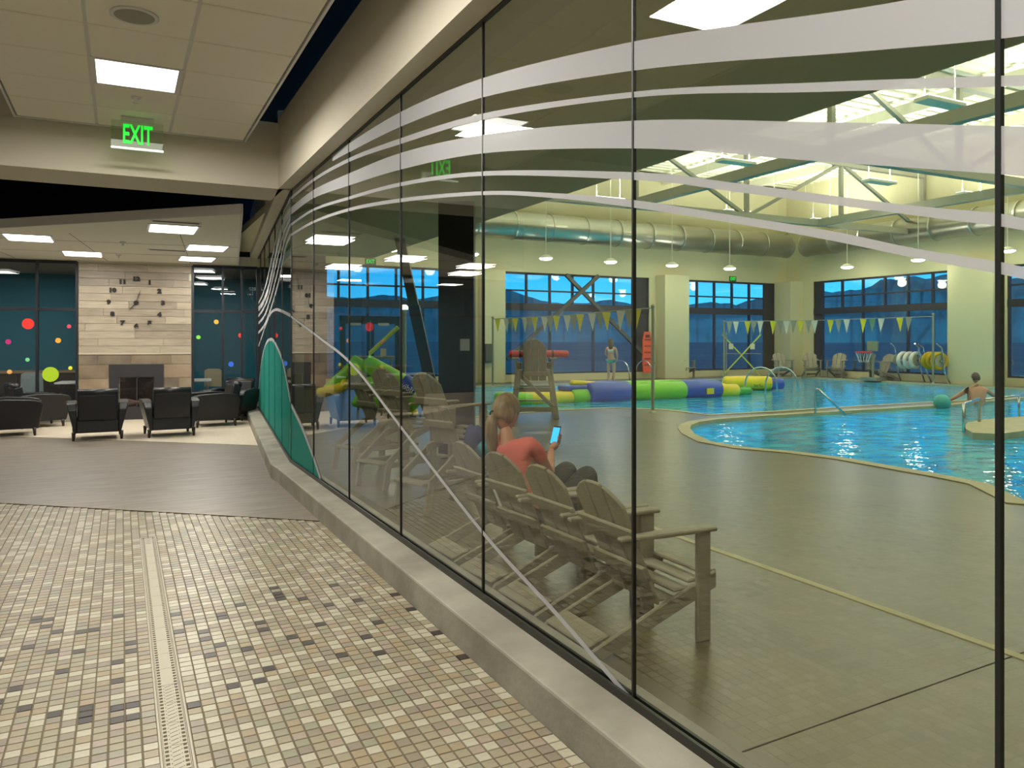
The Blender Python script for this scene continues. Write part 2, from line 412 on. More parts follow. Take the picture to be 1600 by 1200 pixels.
# film graphics: outlines measured along the glass, (distance, z_top, z_bottom)
WHITEF = film('white_film', (196, 196, 200), .94, .3)
TEALF = film('teal_film', (62, 160, 150), .8, .5)
def smooth_pts(P, n=8):
    out = []
    for i in range(len(P)-1):
        p0 = P[max(i-1, 0)]; p1 = P[i]; p2 = P[i+1]; p3 = P[min(i+2, len(P)-1)]
        for k in range(n):
            t = k/n
            out.append(tuple(.5*((2*b_)+(-a_+c_)*t+(2*a_-5*b_+4*c_-d_)*t*t+(-a_+3*b_-3*c_+d_)*t**3) for a_, b_, c_, d_ in zip(p0, p1, p2, p3)))
    out.append(P[-1]); return out
def band(pts, parent, sec, name='film_stripe', m=WHITEF, n=8):
    """pts (x, ytop, ybot) in photo pixels -> ribbon on the glass"""
    q = []
    for x, a, c in pts:
        if sec == 1: (s, za), (_, zb) = g1(x, a), g1(x, c)
        else: (s, za), (_, zb) = g2(x, a), g2(x, c)
        q.append((s, min(za, GZ1), max(zb, GZ0+.01)))
    q = smooth_pts(q, n); b = MB()
    for (s0, a0, c0), (s1, a1, c1) in zip(q, q[1:]):
        a0 = min(a0, GZ1); a1 = min(a1, GZ1)
        c0 = min(c0, a0-.001); c1 = min(c1, a1-.001)
        if sec == 1: P = [(-.004, s0, c0), (-.004, s1, c1), (-.004, s1, a1), (-.004, s0, a0)]
        else: P = [(s0, .004, c0), (s1, .004, c1), (s1, .004, a1), (s0, .004, a0)]
        b.face(P)
    bmesh.ops.remove_doubles(b.bm, verts=b.bm.verts, dist=1e-5)
    return b.build(name, m, parent)
B1 = [(1900,-90,20),(1700,-50,42),(1556,-28,62),(1345,13,81),(987,66,111),(753,123,153),(627,175,198),(546,224,238),(520,243,252)]
B2 = [(1900,112,124),(1700,116,132),(1556,119,136),(1280,129,144),(987,144,153),(753,178,188),(627,216,225),(546,247,253),(490,279,284),(454,309,313)]
B3 = [(1900,200,300),(1700,200,285),(1556,197,272),(1278,191,252),(987,189,232),(753,211,240),(627,239,265),(546,271,290),(490,297,310),(454,325,336)]
B4 = [(1700,356,376),(1600,341,360),(1557,333,353),(1425,321,336),(1295,305,319),(1143,285,299),(987,269,281),(753,268,275),(627,285,291),(546,307,312),(490,326,330),(454,350,354)]
B5 = [(1700,436,456),(1600,417,436),(1557,408,427),(1425,387,402),(1295,360,375),(1143,336,348),(987,312,324),(870,302,310),(753,299,305),(627,310,316),(546,325,330),(490,345,349),(454,366,370)]
for B in (B1, B2, B3, B4, B5): band(B, gw, 1)
# low diagonal stroke, as a ribbon of even width
def stroke(pts, wd, parent, sec, name='film_line', m=WHITEF, n=6, off=.0045):
    q = []
    for x, y in pts: q.append((g1(x, y) if sec == 1 else g2(x, y)))
    q = smooth_pts(q, n) if n > 1 else q; b = MB(); L = []
    for i, p in enumerate(q):
        a = q[max(i-1, 0)]; c = q[min(i+1, len(q)-1)]; d = Vector((c[0]-a[0], c[1]-a[1])).normalized(); nn = Vector((-d.y, d.x))*wd/2
        L.append(((p[0]+nn.x, p[1]+nn.y), (p[0]-nn.x, p[1]-nn.y)))
    def T(p): return (-off, p[0], p[1]) if sec == 1 else (p[0], off, p[1])
    for (a, c), (d, e_) in zip(L, L[1:]): b.face([T(c), T(e_), T(d), T(a)])
    bmesh.ops.remove_doubles(b.bm, verts=b.bm.verts, dist=1e-5)
    return b.build(name, m, parent)
stroke([(454.5,494),(500,528),(552,571),(630,671),(753,829),(870,958),(989,1095),(1015,1118)], .026, gw, 1)
stroke([(404,541),(409,527),(415,509),(423,490),(431,484),(440,486),(454,493)], .04, gw2, 2)
Ls = [[(454,311),(444,333),(434,365),(426,400),(417,440),(410,462),(404,474)],
      [(454,330),(444,350),(435,380),(428,412),(419,452),(411,473),(404,483)],
      [(454,341),(445,362),(437,390),(429,424),(420,462),(412,482),(404,494)],
      [(454,352),(446,373),(439,402),(431,437),(422,470),(413,494),(404,505)],
      [(454,368),(446,388),(441,415),(433,450),(424,480),(414,507),(404,520)]]
for k, P in enumerate(Ls): stroke(P, (.05, .10, .05, .05, .05)[k], gw2, 2)
# teal wave with a white rim
def wave(pts, parent, sec, name, m, base_z=GZ0+.03, off=.003):
    q = [(g1(x, y) if sec == 1 else g2(x, y)) for x, y in pts]; q = smooth_pts(q, 6); b = MB()
    def T(s, z): return (-off, s, z) if sec == 1 else (s, off, z)
    for (s0, z0), (s1, z1) in zip(q, q[1:]): b.face([T(s0, base_z), T(s1, base_z), T(s1, max(z1, base_z+.001)), T(s0, max(z0, base_z+.001))])
    return b.build(name, m, parent)
W2 = [(404.5,612),(406,590),(409,565),(413,546),(417,535),(421,531),(426,531),(432,540),(441,562),(448,594),(454,628)]
W1 = [(455,632),(463,648),(472,667),(481,690),(490,714),(497,735),(501,748)]
wave(W2, gw2, 2, 'film_wave', TEALF); stroke(W2, .05, gw2, 2)
wave(W1, gw, 1, 'film_wave', TEALF); stroke(W1, .05, gw, 1)

# ================================================================ BEAMS, HEADER, SOFFITS
b = MB(); b.box((CURBX+.06, -5, GZ1), (GX+.32, 9.28, 4.2)); b.build('beam', PAINT, kind='structure')
b = MB(); b.box((-6, 9.28, GZ1), (GX-.1, 10.1, 4.15)); b.build('beam', PAINT, kind='structure')
pa = BEND+N2*.17; pb = END+N2*.17; pc = END-N2*.3; pd = BEND-N2*.3
b = MB(); b.prism([(GX-.16, 9.28), tuple(pb), tuple(pc), (GX+.32, 9.1)], GZ1, 4.3); b.build('beam', PAINT, kind='structure')
b = MB(); b.box((-6.2, -5.2, 4.9), (GX+.3, 20, 5.1)); b.build('ceiling', BLACK, kind='structure')
# faint conduits in the dark plenum
cm = mat('dark_conduit', (34, 34, 44), .5)
for k, (p, q) in enumerate([((1.25, 5.5, 4.55), (1.5, 9.2, 4.55)), ((.9, 8.6, 4.5), (1.6, 8.3, 4.5)), ((-2.5, 10.6, 4.4), (1.5, 10.5, 4.3)), ((-3, 12, 4.5), (1.6, 11.4, 4.5))]):
    b = MB(); b.tube([p, q], .02, 6); tag(b.build('conduit', cm), ('dark conduit crossing the black gap beside the glass wall beam', 'short dark conduit above the gap near the beam corner', 'dark conduit in the black void behind the header', 'rear dark conduit high in the void over the lounge ceiling')[k], 'conduit')

# ================================================================ CEILING CLOUD 1
CZ = 3.87; X0c, X1c, Y1c = -.95, 1.24, 9.17
cl = empty('ceiling', (0, 0, 0), kind='structure')
b = MB(); b.box((X0c, -5, CZ+.03), (X1c, Y1c, CZ+.12)); b.build('panel_backing', TRIMW, cl)
b = MB()
for x0, x1 in ((X0c-.02, X0c), (X1c, X1c+.02)): b.box((x0, -5, CZ-.01), (x1, Y1c, CZ+.14))
b.box((X0c-.02, Y1c, CZ-.01), (X1c+.02, Y1c+.02, CZ+.14)); b.build('edge_trim', TRIMW, cl)
xs = [X0c, -.23, .47, X1c]; tm = {}
skip = {(1, j) for j in ()}
for i in range(3):
    y1 = Y1c; j = 0
    while y1 > -4.5:
        y0 = y1-.72; xc, yc = (xs[i]+xs[i+1])/2, (y0+y1)/2
        lit = i == 1 and any(abs(yc-p[1]) < .36 for p in LOBBY_PANELS)
        if not lit:
            if i not in tm:
                b = MB(); wx = (xs[i+1]-xs[i])/2-.012; b.box((-wx, -.351, 0), (wx, .351, .03)); tm[i] = b.build('ceiling_tile', TILE_C, cl, bevel=.006, seg=1); o = tm[i]
            else: o = tm[i].copy(); C.objects.link(o)
            o.location = (xc, yc, CZ)
        else:
            pass
        y1 = y0; j += 1
for x in xs[1:3]:
    b = MB(); b.box((x-.012, -5, CZ+.012), (x+.012, Y1c, CZ+.03)); b.build('grid_bar', TRIMW, cl)
for k, p in enumerate(LOBBY_PANELS):
    yc = [Y1c-.72*q-.36 for q in range(20)]; yy = min(yc, key=lambda v: abs(v-p[1])); 
    lt = empty('ceiling_light', (.12, yy, CZ), 0, ('square white light panel glowing in the ceiling just before the EXIT sign', 'square light panel overhead, the second one back from the EXIT sign', 'square light panel overhead near the viewpoint', 'square light panel behind the viewpoint')[k], 'light', 'square light panels in the lobby ceiling')
    b = MB(); b.box((-.345, -.355, 0), (-.31, .355, .03)); b.box((.31, -.355, 0), (.345, .355, .03)); b.box((-.31, -.355, 0), (.31, -.32, .03)); b.box((-.31, .32, 0), (.31, .355, .03)); b.build('frame', TRIMW, lt)
    b = MB(); b.box((-.31, -.32, .01), (.31, .32, .02)); b.build('diffuser', DIFFUSER, lt)
sp = empty('ceiling_speaker', (.08, 5.98, CZ-.003), 0, 'round grey speaker grille in the ceiling before the light panel', 'speaker')
b = MB(); b.lathe([(.145, 0), (.14, -.008), (.12, -.01), (.02, -.012)], n=28); b.build('grille', mat('grey_grille', (150, 148, 136), .6), sp, smooth=True)
b = MB(); b.lathe([(.155, .004), (.158, -.006), (.145, -.009)], n=28); b.build('rim', TRIMW, sp, smooth=True)
sk = empty('sprinkler', (.12, 7.98, CZ), 0, 'small white sprinkler head hanging between light panel and EXIT sign', 'sprinkler')
b = MB(); b.lathe([(.045, 0), (.04, -.012), (.012, -.02), (.01, -.05)], n=14); b.build('cup', TRIMW, sk, smooth=True)
b = MB(); b.lathe([(.03, -.052), (.03, -.056)], n=12); b.build('deflector', TRIMW, sk)

# EXIT sign
ex = empty('exit_sign', (.145, 8.72, 3.66), 0, 'clear edge-lit sign with green EXIT letters hanging under the lobby ceiling', 'sign')
b = MB(); b.box((-.24, -.004, -.10), (.24, .004, .17)); b.build('panel', glass('acrylic', (.88, .93, .85), .5), ex)
b = MB(); b.box((-.24, -.014, -.118), (.24, .014, -.10)); b.build('bottom_rail', mat('lit_rail', (240, 250, 240), .3, emit=(225, 255, 225), es=.6), ex)
b = MB(); b.box((-.15, -.03, .17), (.15, .03, .205)); b.build('canopy', TRIMW, ex)
GRN = mat('green_glow', (20, 200, 60), .5, emit=(30, 245, 60), es=.9)
t = text_mesh('EXIT', .27, .003, GRN, 'lettering', ex, .50, .006); t.location = (0, -.009, .025); t.rotation_euler = (math.pi/2, 0, 0)
b = MB(); b.tube([(0, 0, .2), (0, 0, .21)], .01, 6); b.build('stem', TRIMW, ex)

# ================================================================ LOUNGE CEILING
LZ = 3.22
c2o = empty('ceiling', (0, 0, 0), kind='structure')
cr_ = Vector((1.36, 10.27)); far = END+U*.42; farL = END+U*9; dl = Vector((-1, .977)).normalized()
quad = [tuple(cr_), tuple(far), tuple(farL), tuple(cr_+dl*9.5)]
b = MB(); b.prism(quad, LZ, LZ+.05); b.build('gypsum_panel', TILE_C, c2o)
b = MB(); b.bar((*cr_, LZ+.055), (*(cr_+dl*9.5), LZ+.055), .03, .13); b.bar((*cr_, LZ+.055), (*far, LZ+.055), .03, .13); b.build('fascia', TRIMW, c2o)
b = MB()
for k in range(1, 5):
    p = cr_+dl*k*1.9; b.bar((*p, LZ-.001), (*(p+D2*9), LZ-.001), .012, .004) if False else None
for s in (1.35, 2.9, 4.5):
    p = END+U*s; q = p-Vector((D2.x, D2.y))*(4.3 if s > 2 else 5.6); b.bar((p.x, p.y, LZ-.001), (q.x, q.y, LZ-.001), .012, .004)
for t_ in (1.6, 3.3):
    p = END-D2*t_+U*.45; q = p+U*5.5; b.bar((p.x, p.y, LZ-.001), (q.x, q.y, LZ-.001), .012, .004)
b.build('reveal', mat('reveal_grey', (150, 144, 130), .8), c2o)
names = ['lounge ceiling light panel nearest the white fascia', 'lounge light panel right of the clock, front one of the pair', 'lounge light panel right of the clock, the one closest to the fireplace wall', 'lounge light panel at the left edge of the photo', 'lounge light panel above and left of the clock', 'lounge light panel outside the photo, seen only mirrored, nearer', 'lounge light panel outside the photo by the back windows']
for k, p in enumerate(LOUNGE_PANELS):
    lt = empty('ceiling_light', (p[0], p[1], LZ), 0, names[k], 'light', 'flat light panels in the lounge ceiling')
    b = MB(); b.box((-.34, -.42, -.012), (.34, .42, 0)); b.build('frame', TRIMW, lt)
    b = MB(); b.box((-.30, -.38, -.02), (.30, .38, -.012)); b.build('diffuser', DIFFUSER, lt)
GR = mat('dark_slot', (70, 68, 64), .6)
for k, (p, lab) in enumerate([((.66, 11.4), 'slim linear air diffuser beside the front lounge light'), ((.73, 15.0), 'slim dark linear air diffuser above the clock side')]):
    v = empty('air_diffuser', (p[0], p[1], LZ), 0, lab, 'vent')
    b = MB(); b.box((-.32, -.07, -.008), (.32, .07, 0)); b.build('frame', TRIMW, v)
    for q in (-.035, 0, .035): b = MB(); b.box((-.29, q-.012, -.011), (.29, q+.012, -.006)); b.build('slot', GR, v)
for k, (p, lab) in enumerate([((.02, 14.1), 'small sprinkler head in the lounge ceiling above the fireplace'), ((-.05, 16.2), 'small white fixture by the fireplace wall top')]):
    s_ = empty('sprinkler', (p[0], p[1], LZ), 0, lab, 'sprinkler'); b = MB(); b.lathe([(.05, 0), (.045, -.02), (.015, -.03), (.02, -.06)], n=12); b.build('cup', TRIMW, s_, smooth=True)

# ================================================================ LOUNGE BACK WALL
s299, s123, s348, s58, s403 = bws(299), bws(123), bws(348), bws(58), 0.0
ZT = 3.17; ZS = .30
fw = empty('wall_back', (0, 0, 0), kind='structure'); fw.matrix_world = BMAT
def bx(name, m, x0, x1, y0, y1, z0, z1, parent=None, bevel=0, kind=None):
    b = MB(); b.box((x0, y0, z0), (x1, y1, z1)); o = b.build(name, m, parent or fw, bevel=bevel, seg=1); return o
xl, xr = -s123, -s299
bx('core', PAINT, xl, xr, 0, 3.3, -.35, .0)
bx('header', PAINT, -9, .3, ZT+.02, 3.4, -.1, .02)
bx('upper_wall', BLACK, -9.3, .3, 3.4, 5.0, -.12, -.02)
PL = [mat('plank_%s' % n, c, .5, rgb2=c2_, vscale=3, stretch=(1, 14, 1)) for n, c, c2_ in (('a', (128,116,100), (158,146,128)), ('b', (144,132,114), (168,156,136)), ('c', (118,108,94), (148,136,120)), ('d', (150,139,121), (174,162,142)))]
zb = bwz(210, 552); rows = 12; hh = (ZT-zb)/rows; pm = {}
for r in range(rows):
    x = xl-random.uniform(0, .8)
    while x < xr:
        L = random.choice((.9, 1.2, 1.5)); a, c = max(x, xl), min(x+L, xr)
        if c-a > .06: bx('plank', random.choice(PL), a, c-.006, zb+r*hh, zb+(r+1)*hh-.006, 0, .03+random.uniform(-.002, .003))
        x += L
bx('ledge', mat('ledge_metal', (196, 186, 166), .4), xl, xr, zb-.02, zb, 0, .04)
ST = [mat('stone_%s' % n, c, .45, rgb2=c2_, vscale=3) for n, c, c2_ in (('a', (112,98,80), (140,124,104)), ('b', (126,112,92), (150,136,114)), ('c', (100,90,76), (128,116,98)), ('d', (134,116,96), (156,138,116)))]
fx0, fx1 = -bws(171), -bws(256); fz1 = bwz(214, 569); rh = fz1/4
for r in range(5):
    x = xl-random.uniform(0, .5); y0, y1 = r*rh, ((r+1)*rh if r < 4 else zb-.02)-.006
    while x < xr:
        L = random.choice((.45, .6, .75)); a, c = max(x, xl), min(x+L, xr)
        for a2, c2_ in ((a, min(c, fx0)), (max(a, fx1), c)):
            if r == 4: a2, c2_ = a, c
            if c2_-a2 > .04: bx('stone_tile', random.choice(ST), a2, c2_-.006, y0, y1, 0, .025+random.uniform(-.002, .003))
            if r == 4: break
        x += L
# fireplace
fp = empty('fireplace', (0, 0, 0), label='dark metal fireplace insert set in the stone-tiled wall under the clock', cat='fireplace'); fp.matrix_world = BMAT
SUR = mat('dark_surround', (44, 42, 46), .45); INN = mat('firebox_inside', (24, 22, 24), .7)
ox0, ox1, oz0, oz1 = fx0+.17, fx1-.17, .25, fz1-.26
for nm, a in (('surround', (fx0, fx1, oz1, fz1)), ('surround', (fx0, ox0, 0.0, oz1)), ('surround', (ox1, fx1, 0.0, oz1)), ('surround', (ox0, ox1, 0, oz0))):
    b = MB(); b.box((a[0], a[2], -.02), (a[1], a[3], .045)); b.build(nm, SUR, fp)
b = MB(); b.box((ox0, oz0, -.01), (ox1, oz1, 0.0)); b.build('firebox', INN, fp)
b = MB(); b.box((ox0+.02, oz0+.02, .012), (ox1-.02, oz1-.02, .016)); b.build('glass_door', glass('smoked', (.5, .48, .5), 1.0), fp)
b = MB(); b.box(((ox0+ox1)/2-.01, oz0, .016), ((ox0+ox1)/2+.01, oz1, .03)); b.build('door_bar', SUR, fp)
b = MB()
for q in range(3): b.tube([(ox0+.12, oz0+.06+.05*q, .005), (ox1-.12, oz0+.05+.05*(2-q), .008)], .03, 7)
b.build('log_set', mat('logs', (78, 62, 54), .9), fp)
# clock
cxk, czk = -bws(213), bwz(213, 473); R = .50
ck = empty('wall_clock', (0, 0, 0), label='large frameless wall clock of separate dark numerals on pale planks', cat='clock'); ck.matrix_world = BMAT @ Matrix.Translation((cxk, czk, .04))
CKM = mat('clock_metal', (18, 15, 14), .7)
for n in range(1, 13):
    a = math.radians(90-30*n); t = text_mesh(str(n), .115, .006, CKM, 'numeral', ck, 1.2, .01); t.location = (R*math.cos(a), R*math.sin(a)*.96, 0)
def hand(ang, L, wd, nm):
    b = MB(); a = math.radians(ang); d = Vector((math.cos(a), math.sin(a), 0)); n = Vector((-d.y, d.x, 0)); z = Vector((0, 0, .012))
    b.face([d*-.06+n*wd*.6+z, d*-.06-n*wd*.6+z, d*L*.7-n*wd+z, d*L+z, d*L*.7+n*wd+z]); r = bmesh.ops.extrude_face_region(b.bm, geom=b.bm.faces[:]); bmesh.ops.translate(b.bm, verts=[v for v in r['geom'] if isinstance(v, bmesh.types.BMVert)], vec=(0, 0, .006)); b.build(nm, CKM, ck)
hand(72, .29, .007, 'minute_hand'); hand(-128, .22, .009, 'hour_hand')
b = MB(); b.lathe([(.045, 0), (.045, .016), (.03, .024)], n=18); b.build('hub', CKM, ck)

# back windows (dark frames) left and right of the fireplace
def frames(name, x0, x1, mull, z0, z1, trans, parts=()):
    o = empty(name, (0, 0, 0), kind='structure'); o.matrix_world = BMAT; f = .045
    xs_ = [x0]+mull+[x1]
    for x in xs_: b = MB(); b.box((x-f/2, z0, -.06), (x+f/2, z1, .04)); b.build('window_frame', DKFRAME, o)
    for z in [z0, z1]+trans: b = MB(); b.box((x0, z-.03, -.05), (x1, z+.03, .03)); b.build('window_frame', DKFRAME, o)
    zz = [z0]+trans+[z1]
    for a, c in zip(xs_, xs_[1:]):
        for d, e_ in zip(zz, zz[1:]):
            b = MB(); b.face([(a+f/2, d+.03, 0), (c-f/2, d+.03, 0), (c-f/2, e_-.03, 0), (a+f/2, e_-.03, 0)]); b.build('pane', WGLASS, o)
    return o
ztr = bwz(60, 483)
wl = frames('window_3', -8.6, xl-.03, [-s58-2.2*1.0-1.9, -s58-1.55-.35, -s58], ZS, ZT, [ztr])
wr = frames('window_4', xr+.03, -.02, [-s348, -bws(378)], ZS, ZT, [ztr])
b = MB(); b.box((-8.8, 0, -.12), (xl, ZS, .1)); o = b.build('trim_3', mat('pale_sill', (150, 146, 138), .7), kind='structure'); o.matrix_world = BMAT
b = MB(); b.box((xr, 0, -.12), (0, ZS, .1)); o = b.build('trim_4', MATS['pale_sill'], kind='structure'); o.matrix_world = BMAT
# coloured dots stuck to the window panes
dots = [(44,506,8.5,(236,48,40),'red'),(79,585,11.5,(165,200,30),'lime green'),(91,532,4,(240,160,50),'orange'),(108,510,3,(230,60,90),'pink'),(13,534,4,(180,30,110),'magenta'),(43,562,3,(120,210,150),'mint'),(15,581,3.5,(225,170,90),'amber'),(110,575,3,(220,220,40),'yellow'),
        (310,527,3.2,(120,210,70),'green'),(338,503,3.5,(240,170,60),'orange'),(376,524,3.6,(235,60,40),'red'),(361,569,4,(50,110,235),'blue')]
for k, (x, y, r, c, n) in enumerate(dots):
    sc = (END+U*bws(x)).dot(Vector((SY, CY)))/F
    b = MB(); b.lathe([(r*sc, 0), (r*sc, .003)], n=24)
    o = b.build('window_dot', mat('dot_'+n+str(k), c, .6, emit=c, es=.12))
    o.matrix_world = BMAT @ Matrix.Translation((-bws(x), bwz(x, y), .003))
    side = 'left' if x < 200 else 'right'
    extra = {0: 'largest red', 1: 'largest'}.get(k, 'small')
    tag(o, '%s %s dot sticker on the window %s of the fireplace' % ('large' if r > 6 else 'small', n, side), 'sticker')
# room behind these windows
TEAL = mat('teal_wall', (16, 104, 128), .7); 
b = MB(); b.box((-9, 0, -3.9), (.6, 3.4, -3.8)); o = b.build('wall_teal', TEAL, kind='structure'); o.matrix_world = BMAT
b = MB(); b.box((-9, 3.22, -3.9), (.6, 3.3, -.12)); o = b.build('ceiling', mat('dim_ceiling', (130, 124, 112), .8), kind='structure'); o.matrix_world = BMAT
b = MB(); b.box((-9, -.1, -3.9), (.6, .0, -.12)); o = b.build('floor', mat('dim_floor', (84, 78, 74), .6), kind='structure'); o.matrix_world = BMAT
for nm_, x_ in (('wall_teal', -9.1), ('wall_teal', .6)):
    b = MB(); b.box((x_, 0, -3.9), (x_+.1, 5.0, -.12)); o = b.build(nm_, TEAL, kind='structure'); o.matrix_world = BMAT
b = MB(); b.box((-9.1, 3.3, -3.9), (.6, 5.0, -3.8)); o = b.build('wall_teal', BLACK, kind='structure'); o.matrix_world = BMAT
for xx, e_ in ((-7.5, 22), (-4.6, 22), (-.9, 22)):
    p = BMAT @ Vector((xx, 3.18, -2.0)); area(tuple(p), .6, .6, e_, (1, .9, .75))
TBL = mat('table_white', (200, 200, 196), .4); CHB = mat('chair_dark', (42, 40, 44), .5)
def table(x, z, lab, w_=1.2):
    t = empty('table', (0, 0, 0), label=lab, cat='table'); t.matrix_world = BMAT @ Matrix.Translation((x, 0, z))
    b = MB(); b.box((-w_/2, .71, -.4), (w_/2, .75, .4)); b.build('table_top', TBL, t, bevel=.01, seg=1)
    for sx_ in (-1, 1):
        for sz in (-1, 1): b = MB(); b.box((sx_*(w_/2-.08)-.02, 0, sz*.34-.02), (sx_*(w_/2-.08)+.02, .71, sz*.34+.02)); b.build('leg', CHROME, t)
def sidechair(x, z, lab, m, rz=0):
    t = empty('side_chair', (0, 0, 0), label=lab, cat='chair'); t.matrix_world = BMAT @ Matrix.Translation((x, 0, z)) @ Matrix.Rotation(rz, 4, 'Y')
    b = MB(); b.box((-.22, .43, -.22), (.22, .47, .22)); b.build('seat', m, t, bevel=.015)
    b = MB(); b.prism([(-.21, .55), (.21, .55), (.2, .92), (.12, .96), (-.12, .96), (-.2, .92)], -.23, -.2); b.build('backrest', m, t)
    for sx_ in (-1, 1):
        b = MB(); b.tube([(sx_*.2, 0, -.24), (sx_*.2, .45, -.2), (sx_*.2, .6, -.22)], .012, 6); b.build('leg', CHROME, t)
        b = MB(); b.tube([(sx_*.2, 0, .22), (sx_*.2, .45, .2)], .012, 6); b.build('leg', CHROME, t)
table(-2.0-1.9+.55, -1.0, 'white table behind the window beside the lime dot'); table(-6.1, -1.5, 'white table at the left edge behind the window'); table(-1.55, -1.1, 'white table behind the window right of the fireplace')
sidechair(-4.3, -.75, 'grey shell chair behind the window near the lime dot', mat('shell_grey', (130, 140, 140), .5), .5)
sidechair(-1.0, -1.5, 'pale chair at the table right of the fireplace', mat('shell_pale', (180, 170, 140), .5), -.4)
cb = empty('counter', (0, 0, 0), label='low dark counter with timber top against the teal wall', cat='counter'); cb.matrix_world = BMAT @ Matrix.Translation((-4.6, 0, -3.4))
b = MB(); b.box((-2.2, 0, -.3), (2.0, .86, .3)); b.build('body', CHB, cb); b = MB(); b.box((-2.25, .86, -.33), (2.05, .91, .33)); b.build('top', mat('timber_top', (150, 122, 96), .5), cb)
for q in range(5): b = MB(); b.box((-2.15+.83*q, .06, .3), (-1.36+.83*q, .82, .315)); b.build('door', mat('cabinet_door', (54, 44, 42), .5), cb)

# remaining lobby shell (left and behind the viewpoint, seen only mirrored)
LW = mat('lobby_paint', (214, 206, 190), .8)
b = MB(); b.box((-6.2, -5.2, 0), (-6, 19, 5)); b.build('wall_left', LW, kind='structure')
b = MB(); b.box((-6.2, -5.2, 0), (GX, -5, 5)); b.build('wall_front', LW, kind='structure')

# ================================================================ ARMCHAIRS
def armchair(loc, rz, lab, first=[None]):
    if first[0]: return copy_tree(first[0], loc, rz, lab)
    t = empty('armchair', loc, rz, lab, 'armchair', 'black leather club chairs round the fireplace')
    # local: faces +Y, origin on the floor
    b = MB(); b.box((-.31, -.36, .12), (.31, .30, .34)); b.build('seat_base', LEATHER, t, bevel=.02)
    b = MB(); b.box((-.27, -.22, .34), (.27, .36, .47)); b.build('seat_cushion', LEATHER, t, bevel=.04, seg=3)
    M = Matrix.Translation((0, -.34, .34)) @ Matrix.Rotation(math.radians(10), 4, 'X')
    b = MB(); b.box((-.29, -.06, -.02), (.29, .10, .43), M); b.build('backrest', LEATHER, t, bevel=.03, seg=3)
    b = MB(); b.tube([M @ Vector((-.285, .0, .435)), M @ Vector((.285, .0, .435))], .065, 14); b.build('head_roll', LEATHER, t, smooth=True)
    for s in (-1, 1):
        prof = [(-.40, .12), (.40, .12), (.46, .52), (.42, .58), (.30, .61), (-.1, .63), (-.36, .60), (-.42, .50)]
        b = MB(); n = len(prof); L_ = []
        for (y, z) in prof:
            k = (z-.12)/.5; xi = .30; xo = .335+.115*k; L_.append(((s*xi, y, z), (s*xo, y, z)))
        va = [b.bm.verts.new(p[0]) for p in L_]; vb = [b.bm.verts.new(p[1]) for p in L_]
        b.bm.faces.new(va); b.bm.faces.new(vb[::-1])
        for q in range(n): b.bm.faces.new((va[q], va[(q+1)%n], vb[(q+1)%n], vb[q]))
        b.build('arm', LEATHER, t, bevel=.025, seg=3)
        for y in (-.33, .33):
            b = MB(); b.tube([(s*.34, y, .14), (s*.345, y*1.03, 0)], [.032, .018], 10); b.build('leg', WOODLEG, t, smooth=True)
    first[0] = t; return t
pA = fl(146, 690); pB = fl(262, 684); 
rzb = math.radians(6)
def onfloor(x, y, dx=0, dy=0): p = fl(x, y); return (p.x+dx, p.y+dy, 0)
armchair(onfloor(146, 688, .05, .36), math.radians(2), 'black leather armchair seen from behind, standing below the clock on the left')
armchair(onfloor(261, 683, .05, .36), math.radians(4), 'black leather armchair seen from behind, right of the fireplace middle')
armchair(onfloor(345, 668, -.1, .50), math.radians(97), 'black leather armchair turned side-on beside the right window')
armchair(onfloor(352, 660, .2, .62), math.radians(150), 'black armchair by the right window, half hidden, facing the room')
armchair(onfloor(12, 684, .0, .45), math.radians(-84), 'black armchair cut off by the left edge of the photo')
armchair(onfloor(62, 672, -.1, .75), math.radians(-70), 'black armchair standing behind the one at the left edge')

# ================================================================ POOL HALL SHELL
WA, WB, HZ = 27.0, 28.4, 8.9
DECK = mat('pool_deck', (80, 72, 45), .32, rgb2=(94, 85, 53), vscale=1.3, bump=.12, bscale=5, spec=.55)
# decks and pools
near_edge = [(735,652),(800,646),(880,640),(960,637),(1040,640),(1110,648),(1200,643),(1300,637),(1400,631),(1497,626),(1600,617)]
rear = [tuple(fl(x, y).xy) for x, y in near_edge] + [(27.2, 13.4), (27.2, 25.0), (10.9, 25.0)]
front_px = [(1092,660),(1080,665),(1078,670),(1085,678),(1110,690),(1160,699),(1240,706),(1320,716),(1400,730),(1480,744),(1545,757),(1600,783)]
front = [tuple(fl(x, y).xy) for x, y in front_px] + [(9.2, 3.0), (14, 1), (22, 1), (26.5, 5), (26.5, 11.6)] + [tuple(fl(x, y).xy) for x, y in ((1600,622),(1497,632),(1400,638),(1300,644),(1200,650),(1120,656))]
outer = [(GX+.1, -5), (WB, -5), (WB, WA), (3.9, WA), (END.x+.1, END.y), (BEND.x+.14, BEND.y)]
def area2(L): return sum(a[0]*b_[1]-b_[0]*a[1] for a, b_ in zip(L, L[1:]+L[:1]))/2
def ccw(L): return L if area2(L) > 0 else L[::-1]
def inset(L, d):
    L = ccw(L); out = []; n = len(L)
    for i in range(n):
        p = Vector(L[i]); a = (p-Vector(L[i-1])).normalized(); c = (Vector(L[(i+1)%n])-p).normalized()
        nn = (Vector((-a.y, a.x))+Vector((-c.y, c.x)))
        nn = nn.normalized() if nn.length > 1e-6 else Vector((-a.y, a.x)); k = max(.5, nn.dot(Vector((-a.y, a.x))))
        out.append(tuple(p+nn*d/k))
    return out
b = MB(); b.poly_holes([outer, rear, front], 0.0); dk = b.build('floor', DECK, kind='structure')
COP = mat('coping', (176, 168, 128), .5, var=.06, vscale=5); PW = mat('pool_tile', (20, 90, 150), .4)
